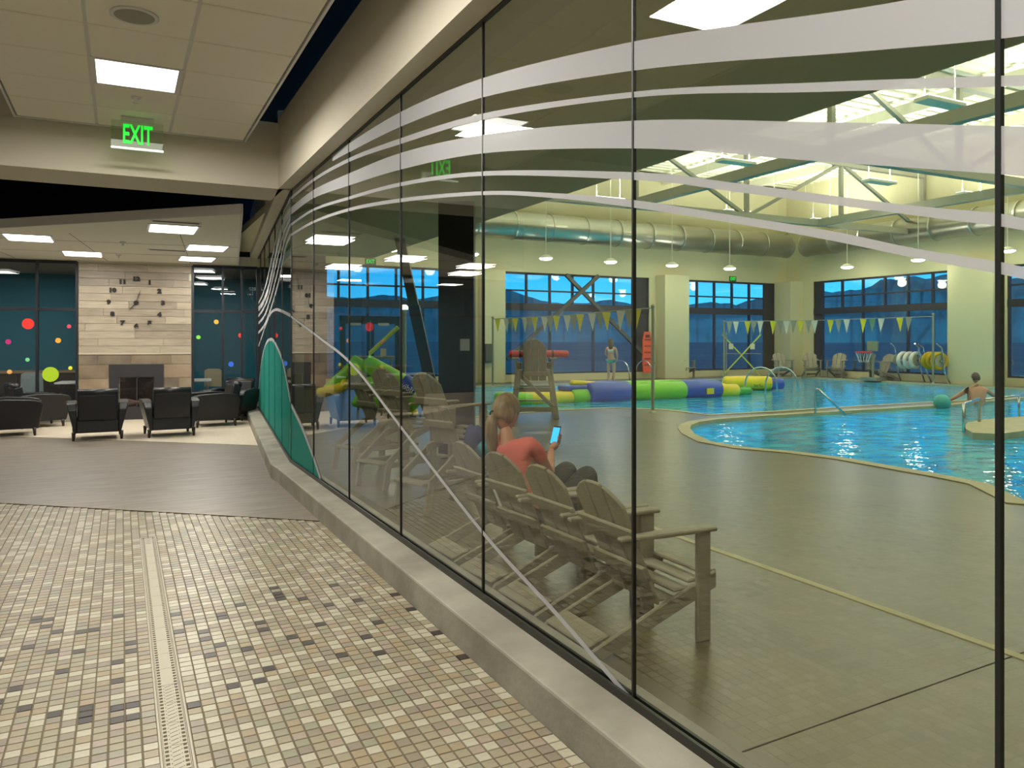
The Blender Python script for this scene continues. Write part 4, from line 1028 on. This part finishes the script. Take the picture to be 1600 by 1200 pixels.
# ================================================================ INFLATABLES
LIME = mat('vinyl_lime', (118, 196, 24), .35); YEL = mat('vinyl_yellow', (238, 212, 20), .35); BLU = mat('vinyl_blue', (20, 70, 168), .35); GRE = mat('vinyl_green', (40, 150, 40), .35)
Yf = 18.1
fo = empty('floating_obstacle', (8.8, Yf, 0), math.radians(0), 'long lime, blue and yellow inflatable obstacle floating on the rear pool', 'inflatable')
def capsule(b, p, q, r0, r1, n=16):
    p, q = Vector(p), Vector(q); d = q-p; pts = []; rr = []
    for f, k in ((0, .55), (.02, .82), (.06, 1), (.5, 1.02), (.94, 1), (.98, .82), (1, .55)): pts.append(p+d*f); rr.append((r0+(r1-r0)*f)*k)
    b.tube(pts, rr, n); return b
segs = [(0, .8, .17, LIME), (.75, 2.1, .17, YEL), (2.0, 2.6, .2, LIME), (2.5, 3.9, .30, BLU), (3.8, 5.9, .28, LIME), (5.7, 7.2, .28, BLU), (7.1, 7.9, .2, YEL), (7.8, 8.7, .13, GRE)]
for a, c, r, m in segs:
    for dy in ((-.26, .26) if r > .16 else (0,)):
        b = MB(); capsule(b, (a, dy, r*.75-.05), (c, dy, r*.75-.05), r, r); b.build('tube', m, fo, smooth=True)
b = MB(); b.box((1.9, -.3, .24), (7.2, .3, .40)); b.build('deck_pad', BLU, fo, bevel=.06, seg=3)
b = MB(); b.box((4.0, -.31, .38), (5.8, .31, .46)); b.build('deck_pad', LIME, fo, bevel=.04, seg=3)
b = MB(); b.box((6.45, -.60, .05), (6.7, -.56, .22)); b.build('handle_patch', YEL, fo)
b = MB(); capsule(b, (2.1, -.1, .46), (2.9, -.1, .42), .09, .06); b.build('handle', YEL, fo, smooth=True)
yc = empty('floating_roller', (18.9, 19.6, 0), math.radians(-27), 'yellow cylindrical float with a blue end near the grab rails', 'inflatable')
b = MB(); capsule(b, (-.9, 0, .18), (.75, 0, .18), .24, .24, 20); b.build('drum', YEL, yc, smooth=True)
b = MB(); capsule(b, (.7, 0, .16), (1.15, 0, .16), .2, .17); b.build('blue_end', BLU, yc, smooth=True)
b = MB(); capsule(b, (-1.6, 0, .02), (-.8, 0, .05), .12, .14); b.build('blue_base', BLU, yc, smooth=True)
for x in (.1, .28): b = MB(); b.tube([(x, -.24, .16), (x, -.26, .1), (x+.1, -.25, .1)], .012, 5); b.build('grip', BK, yc)
# green slide on the deck
dS = 15.2; c0 = at(578, 600, dS)
sl = empty('inflatable_slide', (c0.x, c0.y, 0), math.radians(-27), 'lime inflatable A-frame slide with yellow chute and blue end', 'inflatable')
k_ = dS/F
def sp_(x, y, dy=0): return Vector(((x-578)*k_, dy, EYE-(y-HOR)*k_))
b = MB(); capsule(b, sp_(512, 612), sp_(552, 572), .14, .12); b.build('left_ramp', LIME, sl, smooth=True)
b = MB(); capsule(b, sp_(548, 562), sp_(577, 580), .12, .14); b.build('peak_tube', LIME, sl, smooth=True)
b = MB(); capsule(b, sp_(566, 580), sp_(578, 566, .02), .14, .12); b.build('peak_tube', LIME, sl, smooth=True)
b = MB(); capsule(b, sp_(570, 566), sp_(632, 602), .17, .2); b.build('right_ramp', LIME, sl, smooth=True)
b = MB(); b.prism([(-.35, .35), (.5, .15), (.75, .45), (.0, .95)], -.35, .35, basis((0, 0, 0), (1, 0, 0), (0, 0, 1), (0, 1, 0))); b.build('body', LIME, sl, bevel=.1, seg=4)
b = MB(); capsule(b, sp_(580, 628), sp_(640, 640), .2, .22); b.build('base_tube', GRE, sl, smooth=True)
b = MB(); capsule(b, sp_(618, 606), sp_(652, 637), .22, .2); b.build('right_leg', LIME, sl, smooth=True)
b = MB(); capsule(b, sp_(500, 614, -.2), sp_(540, 604, -.2), .1, .1); capsule(b, sp_(502, 612, .2), sp_(538, 604, .2), .09, .09); b.build('yellow_chute', YEL, sl, smooth=True)
b = MB(); b.tube([sp_(538, 607, -.25), sp_(541, 600, -.2), sp_(540, 595, 0)], .08, 10); b.build('yellow_lip', YEL, sl, smooth=True)
b = MB(); capsule(b, sp_(630, 642), sp_(652, 648), .1, .1); b.build('yellow_foot', YEL, sl, smooth=True)
b = MB(); capsule(b, sp_(628, 596, -.1), sp_(650, 612, -.1), .20, .2, 18); b.build('blue_end', BLU, sl, smooth=True)
t = text_mesh('wibit', .16, .003, mat('print_white', (230, 235, 240), .5), 'lettering', sl, 1.0, .002); t.location = sp_(639, 604, -.34); t.rotation_euler = (math.pi/2, math.radians(28), 0)

# ================================================================ RAILS, EQUIPMENT
def rail(name, pts, lab, r=.024, cat='rail', extra=None):
    t = empty(name, (0, 0, 0), 0, lab, cat); b = MB(); b.tube(pts, r, 8); b.build('tube', CHROME, t, smooth=True)
    if extra:
        for q in extra: b = MB(); b.tube(q, r, 8); b.build('tube', CHROME, t, smooth=True)
    return t
def arch(p, q, h, n=10, drop=0):
    p, q = Vector(p), Vector(q); out = []
    for k in range(n+1):
        a = math.pi*k/n; c = p.lerp(q, .5-.5*math.cos(a)); out.append(Vector((c.x, c.y, max(p.z, q.z)+h*math.sin(a)**.7 if 0 < k < n else (p.z if k == 0 else q.z))))
    return out
pa_ = fl(1172, 612); pb_ = fl(1204, 612)
dv = Vector((.45, -.7, 0))
for k, q in enumerate((pa_, pb_)):
    rail('grab_rail', arch(q+dv, q-dv*.2, .78)+[q-dv*.2-Vector((0, 0, .3))], ('chrome arched grab rail, left of the pair beside the yellow float', 'chrome arched grab rail, right of the pair beside the yellow float')[k])
q0 = fl(968, 594); q1 = fl(1004, 594)
for k, q in enumerate((q0, q1)):
    rail('ladder_rail', arch(q+Vector((0, .5, 0)), q+Vector((.25, -.35, 0)), .8), ('chrome pool ladder rail before the orange board, left one', 'chrome pool ladder rail before the orange board, right one')[k])
q = fl(1274, 646); q2 = fl(1321, 652)
rail('hand_rail', [q, q+Vector((0, 0, .55)), q2+Vector((-.5, .25, .58)), q2+Vector((0, 0, .05))], 'sloping chrome handrail on the divider between the pools')
# peninsula with rails at the right
pen = [tuple(fl(x, y, .06).xy) for x, y in ((1505, 668), (1520, 676), (1560, 678), (1600, 673), (1700, 660), (1700, 640), (1600, 650), (1540, 655), (1512, 660))]
pn = empty('pool_ledge', (0, 0, 0), 0, 'pale curved ledge with chrome rails in the front pool', 'ledge')
b = MB(); b.prism(ccw(pen), -.08, .06); b.build('slab', COP, pn)
r0 = fl(1506, 676, 0); r1 = fl(1530, 664, 0); r2 = fl(1592, 655, 0); r3 = fl(1690, 640, 0)
rail('hand_rail', [r0, r0+Vector((0, 0, .5)), r1+Vector((0, 0, .5)), r1], 'chrome hoop rail at the tip of the pale ledge', .028)
rail('hand_rail', [r1+Vector((.2, 0, .48)), r2+Vector((0, 0, .48)), r3+Vector((0, 0, .48))], 'long chrome rail along the pale ledge at the right edge', .022, extra=[[r2, r2+Vector((0, 0, .48))]])
# orange backboard on the wall
ob = empty('rescue_board', (20.0, WA-.25, .25), 0, 'orange rescue board standing upright against the far window edge', 'board')
b = MB(); b.prism([(-.2, 0), (.2, 0), (.24, .4), (.24, 1.4), (.15, 1.75), (-.15, 1.75), (-.24, 1.4), (-.24, .4)], -.03, .03, basis((0, 0, 0), (1, 0, 0), (0, 0, 1), (0, -1, 0))); b.build('board', mat('board_orange', (224, 78, 34), .5), ob, bevel=.01)
for k in range(5): b = MB(); b.box((-.17, -.045, .3+.27*k), (.17, -.03, .36+.27*k)); b.build('strap', mat('strap_dark', (120, 34, 20), .6), ob)
b = MB(); b.box((-.1, -.05, 1.5), (.1, -.03, 1.62)); b.build('grip', BK, ob)
# wall box
wb_ = empty('wall_box', (12.45, WA-.42, 1.15), 0, 'small dark cabinet on the pale pier behind the glass joint', 'box')
b = MB(); b.box((-.17, -.1, -.35), (.17, .0, .35)); b.build('body', mat('box_grey', (66, 64, 54), .5), wb_, bevel=.01); b = MB(); b.box((-.14, -.11, -.32), (.14, -.1, .32)); b.build('door', mat('box_door', (80, 78, 66), .5), wb_)
# lime X frames
LX = mat('lime_bar', (186, 210, 60), .5)
def xframe(p, w_, h, rz, lab):
    t = empty('crossed_barrier', (p[0], p[1], 0), rz, lab, 'frame')
    b = MB(); b.bar((-w_/2, 0, .05), (w_/2, 0, h), .05, .05); b.build('bar', LX, t); b = MB(); b.bar((w_/2, .06, .05), (-w_/2, .06, h), .05, .05); b.build('bar', LX, t)
    b = MB(); b.bar((-w_/2, 0, h*.55), (w_/2, 0, h*.55), .03, .03); b.build('cross_bar', POLE, t)
    for s in (-1, 1): b = MB(); b.box((s*w_*.28-.1, -.03, h*.65), (s*w_*.28+.1, -.02, h*.65+.25)); b.build('label_plate', mat('plate_cream', (200, 198, 160), .6), t)
    b = MB(); b.tube([(-w_*.4, 0, 0), (-w_*.4, 0, h*1.05)], .03, 8); b.build('post', POLE, t); b = MB(); b.box((-w_/2, -.2, 0), (w_/2, .2, .05)); b.build('base', POLE, t)
p = fl(1144, 588); xframe((p.x, p.y-.6), 1.7, 1.9, -.5, 'lime crossed frame before the second far window bay')
t = empty('lifeguard_stand', (0, 0, 0), 0, 'lime framed stand with a raised diagonal boom behind the green slide', 'frame')
kk = 17.5
def S3(x, y, dd=0): return at(x, y, kk+dd)
for nm, q in (('boom', [S3(578, 552), S3(622, 511)]), ('top_rail', [S3(546, 558), S3(616, 558)]), ('post', [S3(578, 562), S3(578, 549)]), ('leg', [S3(590, 560), fl(612, 640)]), ('leg', [S3(612, 560), fl(604, 641)]), ('leg', [S3(552, 560), fl(560, 641)])):
    b = MB(); b.tube(q, .05 if nm == 'boom' else .03, 8); b.build(nm, LX if nm in ('boom', 'post') else POLE, t)
b = MB(); c = S3(599, 551); b.box((c.x-.06, c.y-.02, c.z-.1), (c.x+.06, c.y+.02, c.z+.09)); b.build('sign_plate', mat('plate_cream', (200, 198, 160), .6), t)
p = fl(632, 634); tp = empty('umbrella_pole', (p.x, p.y, 0), 0, 'pale slender post with a small lamp on top behind the slide', 'pole')
b = MB(); b.tube([(0,0,0), (0,0,2.38)], .045, 10); b.build('shaft', mat('pole_olive', (140, 146, 100), .4), tp); b = MB(); b.lathe([(.09, 2.38), (.1, 2.44), (.05, 2.5)], n=12); b.build('lamp_cap', mat('cap_glow', (255, 255, 255), .5, emit=(240, 255, 250), es=2), tp)
b = MB(); b.lathe([(.16, 0), (.15, .03), (.05, .08)], n=14); b.build('base', POLE, tp)
# basketball hoop
p = Vector((27.2, 21.3, 0)); hp = empty('basketball_hoop', p, math.radians(90), 'red poolside basketball hoop with net among the deck chairs', 'hoop')
b = MB(); b.tube([(0, 0, 0), (0, 0, 1.1), (0, .35, 1.15)], .05, 8); b.build('stand', POLE, hp); b = MB(); b.tube([(.3*math.cos(a), .55+.3*math.sin(a), 1.15) for a in [2*math.pi*k/18 for k in range(18)]], .03, 6, closed=True); b.build('rim', mat('rim_red', (214, 50, 44), .4), hp)
b = MB()
for k in range(12):
    a = 2*math.pi*k/12; b.tube([(.3*math.cos(a), .55+.3*math.sin(a), 1.13), (.16*math.cos(a+.3), .55+.16*math.sin(a+.3), .75)], .01, 4)
b.build('net', FC['w'], hp); b = MB(); b.box((-.25, .0, 1.2), (.25, .05, 1.6)); b.build('backboard', mat('board_olive', (120, 130, 100), .5), hp); b = MB(); b.box((-.4, -.3, 0), (.4, .3, .12)); b.build('base', POLE, hp)
# lane line reels
def reel(p, rz, lab, m, full):
    t = empty('lane_reel', (p[0], p[1], 0), rz, lab, 'reel')
    for s in (-1, 1):
        b = MB(); b.tube([(s*.55, -.35, 0), (s*.55, -.12, .45), (s*.55, 0, 1.35), (s*.55, .2, 1.5)], .03, 8); b.build('side_frame', CHROME, t)
        b = MB(); b.lathe([(.22, -.02), (.22, .02)], (s*.46, 0, .85), 20, Matrix.Rotation(math.pi/2, 4, 'Y')); b.build('end_disc', mat('disc_white', (150, 150, 126), .5), t)
    b = MB()
    for k in range(6 if full else 3):
        a = k*.9; b.tube([(-.42+.14*(k % 3)*2, .28*math.cos(q), .85+.28*math.sin(q)*1.0) for q in [2*math.pi*j/14 for j in range(14)]], .075, 8, closed=True)
    b.build('rope', m, t, smooth=True); b = MB(); b.tube([(-.55, 0, .85), (.55, 0, .85)], .04, 8); b.build('axle', CHROME, t)
p = fl(1487, 599); reel((27.5, 18.95), 1.2, 'reel wound with yellow lane rope beside the pale right column', YEL, True)
reel((27.6, 20.1), 1.5, 'reel with white floats and bent frame left of the yellow reel', FC['w'], False)
# small yellow-black float bundle at the right
p = fl(1578, 598); fb_ = empty('float_bundle', (p.x-.6, p.y, 0), -.5, 'yellow floats with black bands lying on the deck by the child', 'float')
for k in range(3): b = MB(); capsule(b, (-.7+.55*k, 0, .14), (-.2+.55*k, 0, .14), .14, .14, 12); b.build('float', YEL, fb_, smooth=True); b = MB(); b.tube([(-.48+.55*k, 0, .14), (-.42+.55*k, 0, .14)], .147, 12); b.build('band', BK, fb_)

# ================================================================ PEOPLE
SKIN = mat('skin', (196, 142, 112), .55, var=.05, vscale=10)
def skin_mesh(name, V, E, R, m, parent, root=0, sub=2):
    me = bpy.data.meshes.new(name); me.from_pydata([tuple(v) for v in V], E, []); me.materials.append(m)
    o = bpy.data.objects.new(name, me); C.objects.link(o); o.parent = parent
    sk_ = o.modifiers.new('skin', 'SKIN'); sk_.use_smooth_shade = True
    for i, r in enumerate(R):
        d = me.skin_vertices[0].data[i]; d.radius = (r, r) if not isinstance(r, tuple) else r; d.use_root = (i == root)
    s = o.modifiers.new('sub', 'SUBSURF'); s.levels = sub; s.render_levels = sub
    return o
def head(parent, c, fdir, tilt, hair_m, long=False, s=1.0):
    """head with nose, ears, eyes, mouth; faces fdir (2D angle), tilt downwards"""
    M = Matrix.Translation(c) @ Matrix.Rotation(fdir, 4, 'Z') @ Matrix.Rotation(tilt, 4, 'Y') @ Matrix.Diagonal((s, s, s, 1))
    b = MB(); bmesh.ops.create_uvsphere(b.bm, u_segments=24, v_segments=18, radius=1)
    for v in b.bm.verts:
        x, y, z = v.co; jaw = max(0, -z)
        X = .095*x*(1-.12*jaw) + (.012*jaw if x > 0 else 0); Y = .072*y*(1-.32*jaw); Z = .115*z
        if x > .75 and abs(y) < .22 and -.45 < z < .05: X += .018*(1-abs(y)/.22)
        if x > .6 and .1 < abs(y) < .5 and 0 < z < .22: X -= .006
        v.co = M @ Vector((X, Y, Z))
    b.build('head', SKIN, parent, smooth=True)
    b = MB()
    for s_ in (-1, 1): b.ball(M @ Vector((-.005, s_*.073, -.01)), (.014*s, .008*s, .027*s), 10, 8, Matrix.Rotation(fdir, 4, 'Z'))
    b.build('ear', SKIN, parent, smooth=True)
    b = MB()
    for s_ in (-1, 1): b.ball(M @ Vector((.080, s_*.03, .012)), .009*s, 8, 6)
    b.build('eye', mat('eye_dark', (40, 32, 28), .3), parent, smooth=True)
    b = MB(); b.ball(M @ Vector((.090, 0, -.055)), (.006*s, .022*s, .006*s), 8, 6, Matrix.Rotation(fdir, 4, 'Z')); b.build('mouth', mat('lip', (160, 90, 80), .5), parent, smooth=True)
    b = MB(); bmesh.ops.create_uvsphere(b.bm, u_segments=28, v_segments=18, radius=1)
    for v in list(b.bm.verts):
        x, y, z = v.co
        front = x > .35 and z < .45
        k = 1.0 if not front else .86
        low = -.62 if x < -.05 else (-.15 if x < .4 else .3)
        if z < low: k = .8
        st = 1+.018*math.sin(14*math.atan2(y, z+1.5)+6*x)
        v.co = M @ Vector((.108*x*k*st-.006, .086*y*k*st, .126*z*k*st+.006))
    b.build('hair', hair_m, parent, smooth=True)
    return M
HAIR = mat('blonde_brown_hair', (150, 124, 88), .5, rgb2=(112, 88, 60), vscale=14, stretch=(3, 3, .5))
# --- girl with the phone
gl_ = empty('person', (0, 0, 0), 0, 'girl in coral shirt and dark leggings sitting in a deck chair with a phone', 'person')
GO = Vector((2.46, 4.66, .40))
fwd = Vector((math.cos(math.radians(30)), math.sin(math.radians(30)), 0)); rt_ = Vector((fwd.y, -fwd.x, 0)); up_ = Vector((0, 0, 1))
pel = Vector((2.66, 4.66, .42)); che = Vector((2.44, 4.78, .775)); nek = Vector((2.40, 4.84, .945)); neh = Vector((2.41, 4.87, 1.01))
shR = che+rt_*.145+up_*.135; shL = che-rt_*.14+up_*.135
elR = Vector((2.69, 4.72, .66)); wrR = Vector((2.84, 4.965, .80)); elL = Vector((2.62, 5.05, .62)); wrL = Vector((2.80, 5.12, .74))
hR = pel+rt_*.08; hL = pel-rt_*.09; kR = Vector((3.10, 4.86, .64)); kL = Vector((3.04, 5.06, .65)); aR = Vector((3.24, 4.98, .10)); aL = Vector((3.22, 5.16, .10)); tR = aR+fwd*.14-up_*.05; tL = aL+fwd*.14-up_*.05
V = [pel, che, nek, neh, shR, elR, wrR, shL, elL, wrL, hR, kR, aR, tR, hL, kL, aL, tL]
E = [(0,1),(1,2),(2,3),(1,4),(4,5),(5,6),(1,7),(7,8),(8,9),(0,10),(10,11),(11,12),(12,13),(0,14),(14,15),(15,16),(16,17)]
Rr = [.10, .105, .05, .042, .052, .036, .024, .052, .036, .024, .085, .055, .035, .028, .085, .055, .035, .028]
skin_mesh('body', V, E, Rr, SKIN, gl_)
V = [pel+up_*.05, pel.lerp(che, .5), che, nek-up_*.035, shR, shR.lerp(elR, .62), shL, shL.lerp(elL, .62)]
skin_mesh('shirt', V, [(0,1),(1,2),(2,3),(2,4),(4,5),(2,6),(6,7)], [.11, .10, .112, .06, .064, .052, .064, .052], mat('coral_shirt', (228, 118, 106), .8, var=.06, vscale=8), gl_)
V = [pel, hR, hR.lerp(kR, .5), kR, kR.lerp(aR, .9), hL, hL.lerp(kL, .5), kL, kL.lerp(aL, .9)]
skin_mesh('leggings', V, [(0,1),(1,2),(2,3),(3,4),(0,5),(5,6),(6,7),(7,8)], [.112, .105, .098, .07, .055, .105, .098, .07, .055], mat('dark_leggings', (42, 44, 46), .7), gl_)
hc = Vector((2.43, 4.89, 1.09)); HM = head(gl_, hc, math.radians(32), math.radians(22), HAIR, s=1.14)
hb = hc-fwd*.105-up_*.0-rt_*.035
V = [hb, hb-fwd*.035-up_*.05, hb-fwd*.03-up_*.15, hb-fwd*.01-up_*.25, hb+fwd*.0-up_*.33]
skin_mesh('ponytail', V, [(0,1),(1,2),(2,3),(3,4)], [.024, .046, .05, .038, .01], HAIR, gl_)
b = MB(); b.tube([hb+Vector((0, 0, 0))-fwd*.012+Vector((.024*math.cos(a)*rt_.x, .024*math.cos(a)*rt_.y, .024*math.sin(a))) for a in [2*math.pi*k/12 for k in range(12)]], .006, 6, closed=True); b.build('hair_tie', BK, gl_)
# hands: palm plus five separate fingers
phc = Vector((2.93, 5.06, .885)); pn_ = (hc+Vector((0, 0, -.02))-phc).normalized(); pr_ = up_.cross(pn_).normalized(); pu = pn_.cross(pr_)
def hand_mesh(wr, palm, fingers, thumb, nm):
    V = [wr, wr.lerp(palm, .6), palm]; E = [(0,1),(1,2)]; R_ = [.022, (.034), .032]
    skin_mesh(nm, V, E, R_, SKIN, gl_, sub=1)
    for f in fingers+[thumb]:
        n = len(f); skin_mesh('finger' if f is not thumb else 'thumb', f, [(i, i+1) for i in range(n-1)], [.0095, .009, .008, .007][:n], SKIN, gl_, sub=1)
palmR = phc - pu*.055 + pr_*.0 - pn_*.03
fs = []
for i in range(4):
    base = palmR + pu*(-.005+.02*i) - pr_*-.03*0 + rt_*.02
    fs.append([base, base-pn_*.008+rt_*.005+pu*.012, phc-pu*(.045-.022*i)-pn_*.014-pr_*.02, phc-pu*(.045-.022*i)-pn_*.004-pr_*(.040-.002*abs(i-1))])
hand_mesh(wrR, palmR, fs, [palmR+pu*.0, palmR+pr_*.03+pu*.015, phc+pr_*.036-pu*.03, phc+pr_*.036-pu*.0+pn_*.006], 'hand')
palmL = wrL+fwd*.05+up_*.02
fl_ = [[palmL+rt_*(.024-.016*i), palmL+rt_*(.026-.018*i)+fwd*.03, palmL+rt_*(.026-.018*i)+fwd*.05-up_*.015, palmL+rt_*(.024-.017*i)+fwd*.055-up_*.035] for i in range(4)]
hand_mesh(wrL, palmL, fl_, [palmL+rt_*.02, palmL+rt_*.04+fwd*.01, palmL+rt_*.045+fwd*.03, palmL+rt_*.04+fwd*.045], 'hand')
ph = empty('phone', (0, 0, 0), 0, 'phone with a bright blue screen held up by the girl in coral', 'phone'); ph.matrix_world = basis(phc, tuple(pr_), tuple(pu), tuple(pn_))
b = MB(); b.box((-.037, -.075, -.005), (.037, .075, .003)); b.build('case', BK, ph, bevel=.004)
b = MB(); b.box((-.033, -.062, .003), (.033, .062, .004)); b.build('screen', mat('screen_blue', (60, 180, 250), .2, emit=(60, 185, 255), es=1.2), ph)

def figure(name_lab, base, ang, height, cloth, hair_m, pose='stand', cat='person', wm=False):
    t = empty('person', base, ang, name_lab, cat); s = height/1.7
    def v(x, y, z): return Vector((x*s, y*s, z*s))
    if pose == 'swim':
        V = [v(0,0,-.25), v(0,0,.28), v(.02,0,.46), v(.03,0,.54), v(0,-.19,.40), v(.05,-.45,.22), v(.15,-.68,.10), v(0,.19,.40), v(.1,.42,.20), v(.25,.6,.06)]
        E = [(0,1),(1,2),(2,3),(1,4),(4,5),(5,6),(1,7),(7,8),(8,9)]; R_ = [.15, .16, .07, .055, .07, .045, .035, .07, .045, .035]
        skin_mesh('body', V, E, [r*s for r in R_], SKIN, t); head(t, v(.05, 0, .66), 0, .2, hair_m, s=s*1.05); return t
    V = [v(0,0,.92), v(0,0,1.25), v(0,0,1.42), v(0,0,1.5), v(0,-.17,1.36), v(.02,-.23,1.1), v(.1,-.2,.88), v(0,.17,1.36), v(.05,.24,1.12), v(.16,.14,1.0), v(0,-.09,.88), v(.03,-.10,.48), v(0,-.10,.08), v(.14,-.12,.03), v(0,.09,.88), v(.0,.10,.48), v(-.03,.10,.08), v(.11,.12,.03)]
    E = [(0,1),(1,2),(2,3),(1,4),(4,5),(5,6),(1,7),(7,8),(8,9),(0,10),(10,11),(11,12),(12,13),(0,14),(14,15),(15,16),(16,17)]
    R_ = [.12, .12, .06, .05, .055, .038, .026, .055, .038, .026, .09, .056, .036, .026, .09, .056, .036, .026]
    skin_mesh('body', V, E, [r*s for r in R_], SKIN, t); head(t, v(.02, 0, 1.60), 0, .15, hair_m, s=s)
    V = [v(0,0,.95), v(0,-.09,.86), v(.01,-.10,.68 if not wm else .80), v(0,.09,.86), v(.01,.10,.68 if not wm else .80)]
    skin_mesh('trunks' if not wm else 'swim_bottom', V, [(0,1),(1,2),(0,3),(3,4)], [.135*s, .11*s, .095*s, .11*s, .095*s], cloth, t)
    if wm:
        V = [v(0, -.10, 1.25), v(0, .10, 1.25)]; b = MB(); b.tube([v(0, 0, 1.20), v(0, 0, 1.31)], .135*s, 14); b.build('swim_top', mat('top_white', (200, 200, 180), .7), t, smooth=True)
        b = MB(); lump(b, v(-.06, 0, 1.5), (.08*s, .10*s, .22*s), 2, amp=.05); b.build('long_hair', hair_m, t, smooth=True)
    return t
DH = mat('dark_hair', (70, 48, 34), .6); TS = mat('teal_swimwear', (20, 130, 130), .6)
p = fl(955, 600.5); figure('person in a teal swimsuit bottom with long hair standing on the far deck', (p.x, p.y, 0), math.radians(40), 1.68, TS, DH, wm=True)
p = fl(1526, 629); figure('bare-backed swimmer with spread arms in the front pool, dark hair', (p.x, p.y, -.08), math.radians(60), 1.85, TS, DH, 'swim')
p = fl(1583, 600); figure('child in teal trunks standing at the right edge by the yellow floats', (p.x-.3, p.y, 0), math.radians(200), 1.15, TS, DH)
p = fl(1412, 628); b = MB(); b.ball((0, 0, .05), .2, 16, 12); bl = b.build('ball', mat('ball_teal', (50, 160, 150), .5), smooth=True); bl.location = fl(1472, 634)+Vector((0, 0, .03)); tag(bl, 'teal ball floating by the swimmer in the front pool', 'ball')

# ================================================================ OUTSIDE
b = MB(); b.box((-400, 27.5, -.4), (900, 2600, -.3)); b.box((29.2, -600, -.4), (900, 27.5, -.3)); b.build('ground', mat('dusk_ground', (84, 110, 84), .9, var=.2, vscale=.05), kind='structure')
MT = mat('mountain_blue', (110, 160, 130), 1.0, var=.25, vscale=.004)
prof = [(-400,470),(300,455),(500,463),(560,466),(600,460),(650,468),(690,462),(740,452),(783,453),(800,455),(822,462),(845,470),(880,474),(925,473),(940,470),(955,469),(975,473),(1020,478),(1080,476),(1110,472),(1150,476),(1165,470),(1185,466),(1215,462),(1250,458),(1281,455),(1300,457),(1320,454),(1345,452),(1362,446),(1376,436),(1400,437),(1412,434),(1430,431),(1446,436),(1470,430),(1495,427),(1530,428),(1570,434),(1600,436),(1700,428),(1900,440),(2200,450),(2600,470)]
D = 3000.0; vs_, fs_ = [], []; random.seed(3); fine = []
for (xa, ya), (xb, yb) in zip(prof, prof[1:]):
    n = max(1, int((xb-xa)/8))
    for k in range(n): f = k/n; fine.append((xa+(xb-xa)*f, ya+(yb-ya)*f+random.uniform(-1, 1)))
rows_ = [(.72, 0), (.84, .45), (.93, .75), (1.0, 1.0), (1.12, .5), (1.25, 0)]
for x, y in fine:
    for f, h in rows_:
        r = ray(x); z = (HOR-y)/F*D*h*(1+random.uniform(-.08, .08)*(h not in (0, 1))); vs_.append((r.x*D*f, r.y*D*f, z-5 if h == 0 else z+EYE))
nr = len(rows_)
for i in range(len(fine)-1):
    for j in range(nr-1): a = i*nr+j; fs_.append((a, a+nr, a+nr+1, a+1))
me = bpy.data.meshes.new('mountains'); me.from_pydata(vs_, [], fs_); me.materials.append(MT); o = bpy.data.objects.new('mountains', me); C.objects.link(o); o['kind'] = 'structure'
